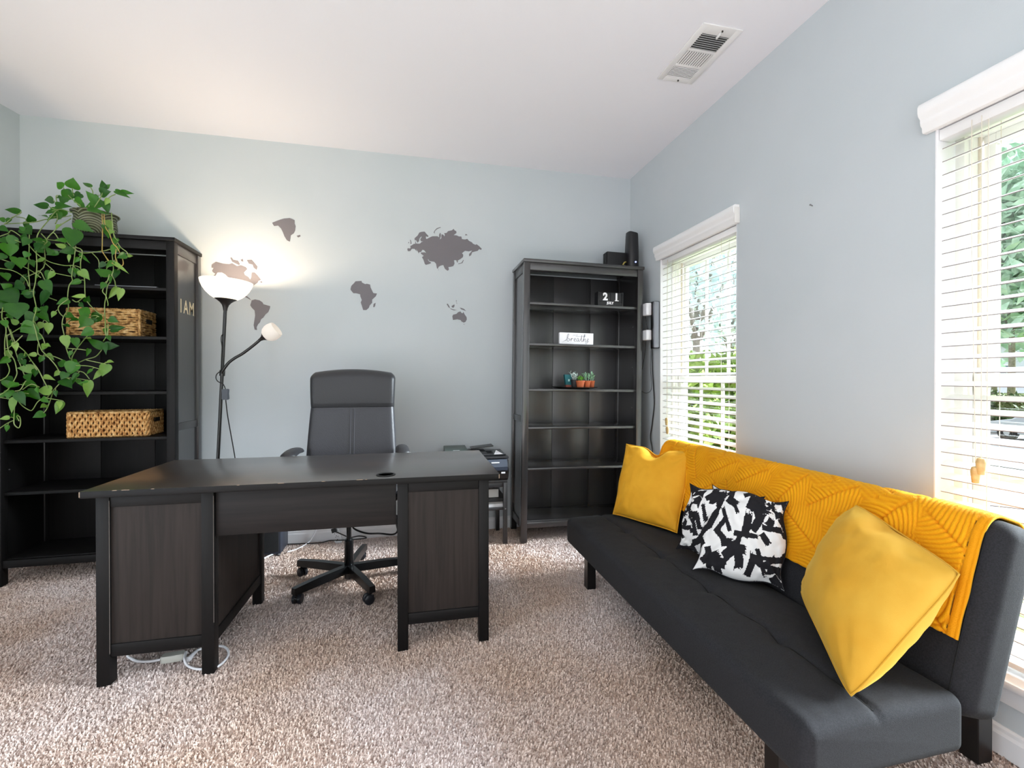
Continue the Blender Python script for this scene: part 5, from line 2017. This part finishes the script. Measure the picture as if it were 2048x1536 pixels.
VINES = [
    ('A', 'tan', '1490 470,1500 700,1495 1000,1500 1050,1590 1180,1655 1220'),
    ('A', 'tan', '1520 480,1540 680,1600 780,1650 920,1720 1000,1790 1150,1800 1240,1740 1250,1690 1140,1700 1010'),
    ('A', '', '1630 480,1650 700,1670 830,1720 900,1620 1010,1340 1060,1180 1060,1060 980,980 900,970 800,1010 740'),
    ('A', '', '1655 760,1690 850,1760 980,1850 1050,1865 1090'),
    ('A', '', '1640 1090,1660 1300,1640 1390,1680 1480,1690 1540,1720 1580'),
    ('A', '', '1700 1150,1740 1330,1600 1370,1620 1470,1570 1560,1550 1720,1530 1840,1540 2060,1560 2260,1510 2360'),
    ('A', '', '1600 1380,1570 1480,1500 1620,1545 1690,1580 1800,1575 1840'),
    ('A', '', '1110 960,1080 1200,1050 1400,1060 1470,1010 1550,990 1720,1000 1880,930 2000,910 2120,940 2270,970 2460,1030 2620'),
    ('A', '', '1000 1740,860 1850,870 1940,930 2000'), ('A', '', '915 2120,950 2130,1010 2055'),
    ('A', '', '1040 565,860 680,690 860,780 770,860 870'),
    ('A', '', '1040 520,900 545,650 580,480 620,120 640,60 650'),
    ('A', '', '1050 480,860 430,700 600,560 780,540 900,530 1030,540 1250,520 1480,490 1640,510 1760,530 1890,490 2060,520 2200,560 2360,610 2490,690 2570,820 2720,900 2860,1020 2910'),
    ('A', '', '600 780,690 890,640 950'), ('A', '', '690 870,850 890,980 905'),
    ('A', '', '-20 830,120 780,170 740,320 840,500 1040,620 1140,760 1210,940 1250,1080 1250,1170 1280'),
    ('A', '', '130 800,180 860,300 910'), ('A', '', '430 800,425 1100,415 1300,430 1480,440 1620'),
    ('A', '', '-20 1150,50 1170,270 1240,430 1310,600 1430'), ('A', '', '-20 1290,200 1330,370 1440,420 1560'),
    ('A', '', '640 1200,790 1330,800 1360,1040 1410'), ('A', '', '530 1330,600 1350,690 1540'),
    ('A', '', '340 1540,400 1420,640 1280,650 1010,620 940'),
    ('A', '', '1080 980,1200 1030,1180 1200,1180 1310'), ('A', '', '1340 1060,1440 1170,1450 1280'),
    ('A', '', '1500 1050,1600 1230,1560 1300,1590 1390'), ('A', '', '60 650,200 540,305 480,300 460'), ('A', '', '240 540,360 560,400 610'),
    ('A', '', '720 390,800 430,860 430'), ('A', '', '780 292,830 350,820 240,850 225'), ('A', '', '830 480,840 570,810 640'),
    ('A', '', '1560 295,1620 240,1690 210'), ('A', '', '930 110,960 180,1080 300,1180 380'), ('A', '', '1060 120,1070 200,1180 390'),
    ('A', '', '1320 100,1360 200,1300 390'), ('A', '', '1500 180,1470 260,1380 400'),
    ('B', '', '40 400,30 560,90 720,70 900,80 1140,140 1310,90 1420,-20 1480'),
    ('B', '', '80 560,160 800,230 1050,310 1270,380 1440,370 1380'),
    ('C', '', '380 460,370 460,300 580,220 600'), ('B', '', '100 800,120 1020,210 1170,240 1300,240 1400,120 1600,-20 1690'),
    ('B', '', '150 720,230 920,370 1050,460 1180,560 1310,640 1470,700 1580'), ('B', '', '80 830,330 680,490 600'), ('B', '', '60 1000,110 1000,220 920,330 810'),
    ('B', '', '430 1190,470 1190,540 1320'), ('B', '', '370 1050,350 1120,300 1160'),
    ('B', '', '1230 -90,1240 50,1250 250,1310 360,1440 480,1530 520'), ('B', '', '1240 235,1130 320,1060 290'),
    ('B', '', '1350 760,1260 840,1130 1000,1050 1150,1100 1220,1260 1160,1400 1120,1490 1020'),
    ('B', '', '1110 1250,1300 1260,1480 1310'), ('B', '', '1260 1170,1400 1200,1550 1230'), ('B', '', '1090 1330,1220 1350,1310 1450'),
    ('C', '', '960 400,1080 410,1270 440,1300 450'), ('C', '', '-20 660,100 660,260 620,420 640'),
    ('C', '', '-20 690,170 720,240 710,320 810,430 880,480 870,560 750,690 690,780 590,920 440'),
    ('C', '', '780 590,740 720,690 850,640 920'), ('C', '', '660 700,900 740,920 760'),
    ('C', '', '215 800,205 1000,210 1090,270 1140,300 1080,290 980,245 965,280 1040'), ('C', '', '-10 1150,110 1070,200 1030'),
    ('C', '', '330 580,460 500,580 545'), ('B', '', '560 930,555 1070,620 1110,760 1110,960 1190'), ('B', '', '980 1000,1130 1010,1290 1030'),
    ('B', '', '500 600,540 680,550 750,620 830,660 940'), ('B', '', '580 490,640 570,710 630'), ('B', '', '720 260,830 300'),
    ('B', '', '1290 540,1400 520,1450 540'), ('B', '', '1300 560,1320 680,1370 740'), ('B', '', '1540 620,1545 800,1575 800,1580 640'),
    ('B', '', '-20 480,60 460,140 480,130 540,60 560'), ('B', '', '300 640,420 640,490 600'),
]
_rv = random.Random(3)
for k, (blk, colr, pts) in enumerate(VINES):
    y0 = {'A': 360, 'B': 560, 'C': 700}[blk]
    j = _rv.uniform(-.035, .03)
    P3 = []
    for it in pts.split(','):
        x, y = (float(v) for v in it.split())
        p = zoom(x, y, y0)
        P3.append(at(p[0], p[1], 'y', vine_depth(p[1], p[0], j + _rv.uniform(-.008, .008))))
    pts3 = spline(P3, 4)
    MB(PLO).tube(pts3, .0025, 6).build('vine', M_VINE2 if colr else M_VINE, plant, True)
    # further small leaves along the vine
    for q in range(3 + k % 5, len(pts3) - 1, 27):
        if pts3[q].x > LBX + .62 and pts3[q].z > 1.9:
            continue
        a = pts3[q]
        dn = Vector((_rv.uniform(-1, 1), _rv.uniform(-.7, .1), _rv.uniform(-1.1, .35))).normalized()
        st = a + dn * .018
        xx_ = (dn + Vector((0, 0, -.5))).normalized()
        zz_ = (CAMP - a).normalized() + Vector((_rv.uniform(-.7, .7), 0, _rv.uniform(0, .8)))
        zz_ = (zz_ - xx_ * zz_.dot(xx_)).normalized()
        R = Matrix((xx_, zz_.cross(xx_), zz_)).transposed().to_4x4()
        ln = _rv.uniform(.032, .055)
        inst('leaf', LEAVES[1 if _rv.random() < .2 else 0][_rv.randrange(4)], plant,
             matrix=Matrix.Translation(st - PLO) @ R @ Matrix.Diagonal((ln, ln * _rv.uniform(.75, 1.0), ln * .8, 1)))
        MB(PLO).tube([a, (a + st) / 2 + Vector((0, 0, .004)), st], .0017, 5).build('leaf_stalk', M_VINE, plant, True)

# ================================================================ world-map decals on the back wall
M_DECAL = mat('grey_vinyl_decal', rgb(118, 114, 118), rough=0.6, spec=0.3)


def outline(s, sc, ox, oy):
    out = []
    for it in s.split():
        x, y = it.split(',')
        p = at(ox + float(x) / sc, oy + float(y) / sc, 'y', D)
        out.append((p.x, p.z))
    return out


def decal(label, main, islands, sc, ox, oy):
    P = outline(main, sc, ox, oy)
    cx_ = sum(p[0] for p in P) / len(P)
    cz_ = sum(p[1] for p in P) / len(P)
    root = thing('wall_decal', label, 'wall decal', (cx_, D, cz_), 'grey world map decals on the back wall')
    for i, q in enumerate([P] + [outline(s, sc, ox, oy) for s in islands]):
        MB(root.location).prism(q, lambda u, v, w: (u, D - .0008 - w, v), .0012).build('landmass' if i == 0 else 'island', M_DECAL, root)
    return root


decal('grey decal of Europe and Asia, largest of the wall map pieces',
      '165,780 180,755 225,765 240,750 235,705 270,690 310,660 350,655 345,610 355,600 365,650 440,655 470,640 480,620 530,600 480,600 460,560 500,490 470,500 440,540 430,600 400,630 380,600 370,575 335,575 330,530 400,470 440,400 490,385 560,380 600,430 640,470 650,490 620,500 590,480 590,530 605,550 640,530 700,500 740,485 850,485 890,510 890,450 910,405 925,420 930,480 905,560 940,530 945,440 985,450 1010,490 1020,450 1005,415 1060,410 1090,370 1180,350 1220,315 1240,350 1280,370 1285,410 1220,460 1290,465 1340,490 1395,490 1410,550 1480,560 1530,545 1570,590 1640,625 1660,655 1720,680 1740,665 1800,710 1860,770 1845,795 1800,775 1770,815 1690,835 1640,850 1620,910 1575,945 1570,890 1610,850 1640,810 1560,830 1480,815 1410,870 1440,910 1430,960 1380,1000 1310,1040 1320,1070 1300,1085 1280,1030 1230,1030 1240,1110 1210,1165 1150,1180 1100,1185 1115,1245 1085,1270 1030,1235 1010,1200 985,1140 930,1150 880,1180 860,1225 840,1215 820,1110 780,1065 710,1055 670,1050 640,1000 635,1020 660,1060 710,1085 690,1105 590,1135 565,1115 530,1010 500,965 540,930 480,885 470,855 560,850 595,865 580,840 545,800 510,790 480,840 440,845 430,880 400,820 360,770 380,830 330,770 270,770 235,820 180,825',
      ['225,560 250,580 265,650 235,665 240,620', '185,630 205,610 205,640 185,645', '765,400 790,350 840,300 925,275 925,290 850,315 800,360 785,400 795,430', '1320,1110 1400,1085 1440,1020 1450,1030 1420,1095 1330,1120', '1480,465 1495,430 1540,460', '865,1235 880,1245 872,1262'],
      11.378, 800, 430)
decal('grey decal of Africa with Madagascar, in the middle of the wall map',
      '130,905 140,870 175,835 190,815 265,810 270,830 310,850 330,845 370,855 375,890 410,960 455,965 440,1000 395,1040 395,1080 365,1110 355,1140 325,1168 285,1168 270,1120 255,1075 268,1045 250,1000 248,975 200,962 165,962 130,920',
      ['408,1130 412,1095 438,1078 432,1115 420,1135'], 6.144, 680, 430)
decal('grey decal of Australia and the islands north of it, nearest the right bookcase',
      '1380,1245 1390,1225 1430,1215 1450,1195 1480,1185 1490,1200 1505,1210 1515,1190 1530,1220 1555,1255 1558,1285 1540,1315 1520,1322 1495,1310 1480,1290 1440,1282 1388,1290',
      ['1518,1340 1530,1338 1524,1350', '1470,1138 1500,1145 1525,1155 1550,1182 1520,1170 1490,1160', '1370,1120 1405,1098 1408,1120 1395,1140 1375,1135', '1310,1095 1325,1090 1345,1125 1352,1145 1335,1135', '1355,1148 1400,1162 1438,1168 1400,1172 1360,1157', '1425,1048 1435,1050 1430,1070 1442,1095 1432,1085'],
      6.144, 680, 430)
decal('grey decal of North America, partly hidden by the lit lamp bowl',
      '120,560 165,530 200,540 240,550 300,555 330,545 380,575 420,565 470,585 485,605 450,640 460,665 495,685 515,712 525,690 530,640 560,640 590,670 625,715 600,725 590,745 560,765 530,790 520,830 512,845 510,800 470,800 440,840 470,875 510,905 525,925 490,905 445,882 400,850 340,770 300,725 290,690 260,660 225,640 180,640 155,680 120,690 160,655 130,635 125,620 140,595 118,590',
      ['310,490 325,485 340,510 390,520 410,555 400,565 330,530', '415,510 440,500 445,530 425,525', '480,512 530,510 560,545 590,580 580,615 550,590 540,560 500,550', '615,735 635,730 638,745 620,742'], 5.12, 400, 420)
decal('grey decal of South America, low between the lamp bowl and reading shade',
      '520,960 530,925 565,915 610,925 640,945 650,965 720,985 715,1010 700,1045 670,1070 650,1100 625,1120 615,1150 595,1170 580,1200 585,1230 560,1225 550,1180 565,1080 560,1030 530,1000 515,975',
      [], 5.12, 400, 420)
decal('grey decal of Greenland with Iceland, topmost of the wall map pieces',
      '740,130 780,115 820,100 860,88 920,83 950,95 970,105 970,140 980,165 975,210 960,240 930,260 920,325 890,310 865,270 850,230 830,190 800,160 760,165 745,145',
      ['990,265 1025,255 1030,270 1005,282'], 5.12, 400, 420)

# ================================================================ outside the windows
M_LAWN = mat('lawn_grass', rgb(98, 124, 56), rough=.95, noise=(3.5, rgb(134, 138, 84), 5), bump=(60, .6, 3))
M_CONC = mat('pale_concrete', rgb(142, 141, 142), rough=.9, noise=(1.5, rgb(130, 128, 128), 4))
M_MULCH = mat('brown_mulch', rgb(122, 104, 92), rough=.95, noise=(8, rgb(90, 74, 64), 5), bump=(30, .8, 4))


def gz(x):
    """the plot falls towards the road and rises again beyond it"""
    def sm(a, b, t):
        t = min(1, max(0, (t - a) / (b - a)))
        return t * t * (3 - 2 * t)
    return -.42 - 1.05 * sm(4, 15, x) + 1.2 * sm(28, 36, x)


def ground(name, xs, y0, y1, m, lift=0.0):
    vs, fs = [], []
    for x in xs:
        vs += [(x, y0, gz(x) + lift), (x, y1, gz(x) + lift)]
    for i in range(len(xs) - 1):
        k = 2 * i
        fs.append((k, k + 2, k + 3, k + 1))
    o = MB().add(vs, fs).build(name, m)
    o['kind'] = 'structure'
    return o


ground('lawn', [WX + .14] + [2.5 + .8 * k for k in range(70)], -45, 60, M_LAWN)
ground('driveway', [7.6 + .8 * k for k in range(9)], -12, 9.5, M_CONC, .02)
ground('road', [17 + .8 * k for k in range(14)], -45, 60, M_CONC, .03)
ground('planting_bed', [2.6 + .6 * k for k in range(14)], 5.2, 14, M_MULCH, .03)


def cloud(n, c, rx, ry, rz, size, seed, hollow=.55):
    r = np.random.RandomState(seed)
    d = r.normal(size=(n, 3))
    d /= np.linalg.norm(d, axis=1)[:, None]
    rad = (hollow + (1 - hollow) * r.rand(n)) * (1 + .18 * np.sin(d[:, 0] * 7 + seed) * np.cos(d[:, 2] * 6 + seed * 2))
    p = d * rad[:, None] * np.array([rx, ry, rz]) + np.array(c)
    a = r.normal(size=(n, 3))
    a /= np.linalg.norm(a, axis=1)[:, None]
    b = np.cross(a, r.normal(size=(n, 3)))
    b /= np.linalg.norm(b, axis=1)[:, None]
    s = size * (.6 + .8 * r.rand(n))[:, None]
    v = np.stack([p - a * s, p + b * s * .45, p + a * s, p - b * s * .45], axis=1).reshape(-1, 3)
    f = np.arange(4 * n).reshape(-1, 4)
    me = bpy.data.meshes.new('foliage')
    me.from_pydata(v.tolist(), [], f.tolist())
    return me


def foliage_mat(name, c1, c2):
    return mat(name, c1, rough=.7, noise=(2.2, c2, 4), spec=.2)


M_F1 = foliage_mat('hedge_leaves', rgb(104, 132, 58), rgb(150, 168, 84))
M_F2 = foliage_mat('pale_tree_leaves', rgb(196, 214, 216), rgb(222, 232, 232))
M_F3 = foliage_mat('mid_tree_leaves', rgb(160, 194, 170), rgb(196, 218, 200))
M_F4 = foliage_mat('dark_shrub_leaves', rgb(70, 90, 58), rgb(96, 112, 70))
M_BARK = mat('grey_bark', rgb(158, 148, 140), rough=.9, noise=(12, rgb(128, 118, 110), 4))


def bush(label, x, y, r, h, m, n, seed, grp):
    z = gz(x)
    t = thing('shrub', label, 'shrub', (x, y, z), grp)
    me = cloud(n, (0, 0, h * .52), r, r, h * .52, .11, seed, .35)
    me.materials.append(m)
    o = inst('foliage', me, t)
    o['kind'] = 'stuff'
    for k in range(4):
        a = k * 1.7 + seed
        MB().tube([(0, 0, -.05), (.2 * r * math.cos(a), .2 * r * math.sin(a), h * .3), (.5 * r * math.cos(a), .5 * r * math.sin(a), h * .7)], [.04, .03, .015], 6).build('stem', M_BARK, t)
    return t


def tree(label, x, y, th, cz, rx, rz, m, n, seed, size=.26, grp='trees seen through the windows'):
    z = gz(x)
    t = thing('tree', label, 'tree', (x, y, z), grp)
    MB().tube([(0, 0, -.1), (.05, 0, th * .5), (.1, .05, th), (.15, .1, cz)], [.20, .16, .13, .05], 10).build('trunk', M_BARK, t, True)
    for k in range(5):
        a = k * 1.3 + seed
        MB().tube([(.1, .05, th), (.6 * rx * math.cos(a), .6 * rx * math.sin(a), cz + .5 * rz * math.sin(k))], [.08, .02], 6).build('branch', M_BARK, t, True)
    me = cloud(n, (0, 0, cz), rx, rx, rz, size, seed, .3)
    me.materials.append(m)
    o = inst('foliage', me, t)
    o['kind'] = 'stuff'
    return t


for i, (x, y, r, h) in enumerate(((4.6, 7.2, .76, 1.95), (6.0, 7.9, .80, 2.1), (7.5, 8.6, .86, 2.1))):
    bush(['rounded green shrub nearest the house, seen through the far window', 'middle green shrub of the hedge seen through the far window', 'outermost green shrub of the hedge seen through the far window'][i], x, y, r, h, M_F1, 5200, i + 1, 'hedge shrubs outside the far window')
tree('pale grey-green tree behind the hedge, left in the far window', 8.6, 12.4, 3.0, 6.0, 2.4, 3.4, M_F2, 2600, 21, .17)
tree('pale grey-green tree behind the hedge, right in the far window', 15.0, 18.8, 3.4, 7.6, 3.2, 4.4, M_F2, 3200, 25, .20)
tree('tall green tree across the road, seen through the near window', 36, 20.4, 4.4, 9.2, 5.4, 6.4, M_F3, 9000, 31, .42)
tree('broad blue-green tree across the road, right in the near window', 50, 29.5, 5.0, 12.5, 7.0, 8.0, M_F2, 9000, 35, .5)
bush('dark clipped shrub across the road beside the parked car', 28.2, 16.2, 1.3, 1.9, M_F4, 3000, 41, None)

# neighbour's house across the road
hx, hy = 62, 27
hz = gz(hx)
M_SIDING = mat('white_siding', rgb(200, 204, 212), rough=.7)
M_ROOF = mat('grey_shingle_roof', rgb(120, 118, 120), rough=.9, noise=(6, rgb(100, 98, 100), 4))
M_DGLASS = mat('dark_window_glass', rgb(90, 104, 120), rough=.1)
ho = thing('house', 'white clapboard house with grey roof across the road', 'house', (hx, hy, hz))
HO = Vector(ho.location)
bx('house_wall', (hx, hy - 7, hz - .5), (hx + 8, hy + 11, hz + 5.2), M_SIDING, ho, 0, HO)
for k in range(26):
    bx('clapboard', (hx - .03, hy - 7, hz + .2 * k), (hx, hy + 11, hz + .2 * k + .185), M_SIDING, ho, 0, HO)
MB(HO).add([(hx - .6, hy - 7.5, hz + 5), (hx - .6, hy + 11.5, hz + 5), (hx + 4, hy + 11.5, hz + 8), (hx + 4, hy - 7.5, hz + 8), (hx + 8.6, hy - 7.5, hz + 5), (hx + 8.6, hy + 11.5, hz + 5)],
           [(0, 1, 2, 3), (3, 2, 5, 4), (0, 3, 4), (1, 5, 2), (0, 4, 5, 1)]).build('roof', M_ROOF, ho)
for yy in (hy - 4, hy + .5, hy + 4.5, hy + 8):
    w = bx('window', (hx - .08, yy, hz + 1.2), (hx - .02, yy + 1.1, hz + 2.9), M_VINYL, ho, 0, HO)
    bx('pane', (hx - .10, yy + .1, hz + 1.3), (hx - .07, yy + 1.0, hz + 2.05), M_DGLASS, w, 0, HO)
    bx('pane', (hx - .10, yy + .1, hz + 2.1), (hx - .07, yy + 1.0, hz + 2.8), M_DGLASS, w, 0, HO)

# parked car
cx_, cy_ = 25.2, 12.6
cz_ = gz(cx_) + .03
M_CAR = mat('silver_white_car_paint', rgb(176, 180, 188), rough=.25, spec=.6)
M_TYRE = mat('black_tyre', rgb(40, 40, 42), rough=.8)
M_RIM = mat('alloy_wheel', rgb(190, 192, 196), rough=.3, metal=.6)
car = thing('car', 'silver-white car parked across the road, seen through the near window', 'car', (cx_, cy_, cz_))
side = [(2.15, .30), (2.2, .55), (2.1, .72), (1.2, .92), (.55, 1.38), (-.2, 1.46), (-1.1, 1.42), (-1.75, 1.02), (-2.1, .98), (-2.15, .55), (-2.1, .30)]
lps = []
for w, k in ((-.86, .90), (-.80, 1.0), (.80, 1.0), (.86, .90)):
    lps.append([(w, y, .30 + (z - .30) * k if z > .9 else z) for y, z in side])
MB().loft(lps).build('car_body', M_CAR, car, 35)
MB().loft([[(w, y, z) for y, z in ((1.02, .95), (.5, 1.34), (-.2, 1.40), (-1.05, 1.36), (-1.55, 1.02))] for w in (-.83, .83)]).build('side_glass', M_DGLASS, car)
for y in (1.32, -1.30):
    for x in (-.80, .80):
        wl = MB().lathe([(.20, -.10), (.315, -.10), (.33, -.06), (.33, .06), (.315, .10), (.20, .10)], (x, y, .33), 28, (1, 0, 0)).build('wheel', M_TYRE, car, 40)
        MB().lathe([(.0001, -.105), (.06, -.105), (.20, -.09), (.205, -.11), (.21, -.09), (.21, .09), (.205, .11), (.20, .09), (.06, .105), (.0001, .105)], (x, y, .33), 20, (1, 0, 0)).build('wheel_rim', M_RIM, wl, 40)
for x in (-.62, .62):
    MB().box((x - .2, 2.13, .58), (x + .2, 2.2, .70), .02).build('headlamp', mat('clear_lamp', rgb(225, 228, 232), .1), car)
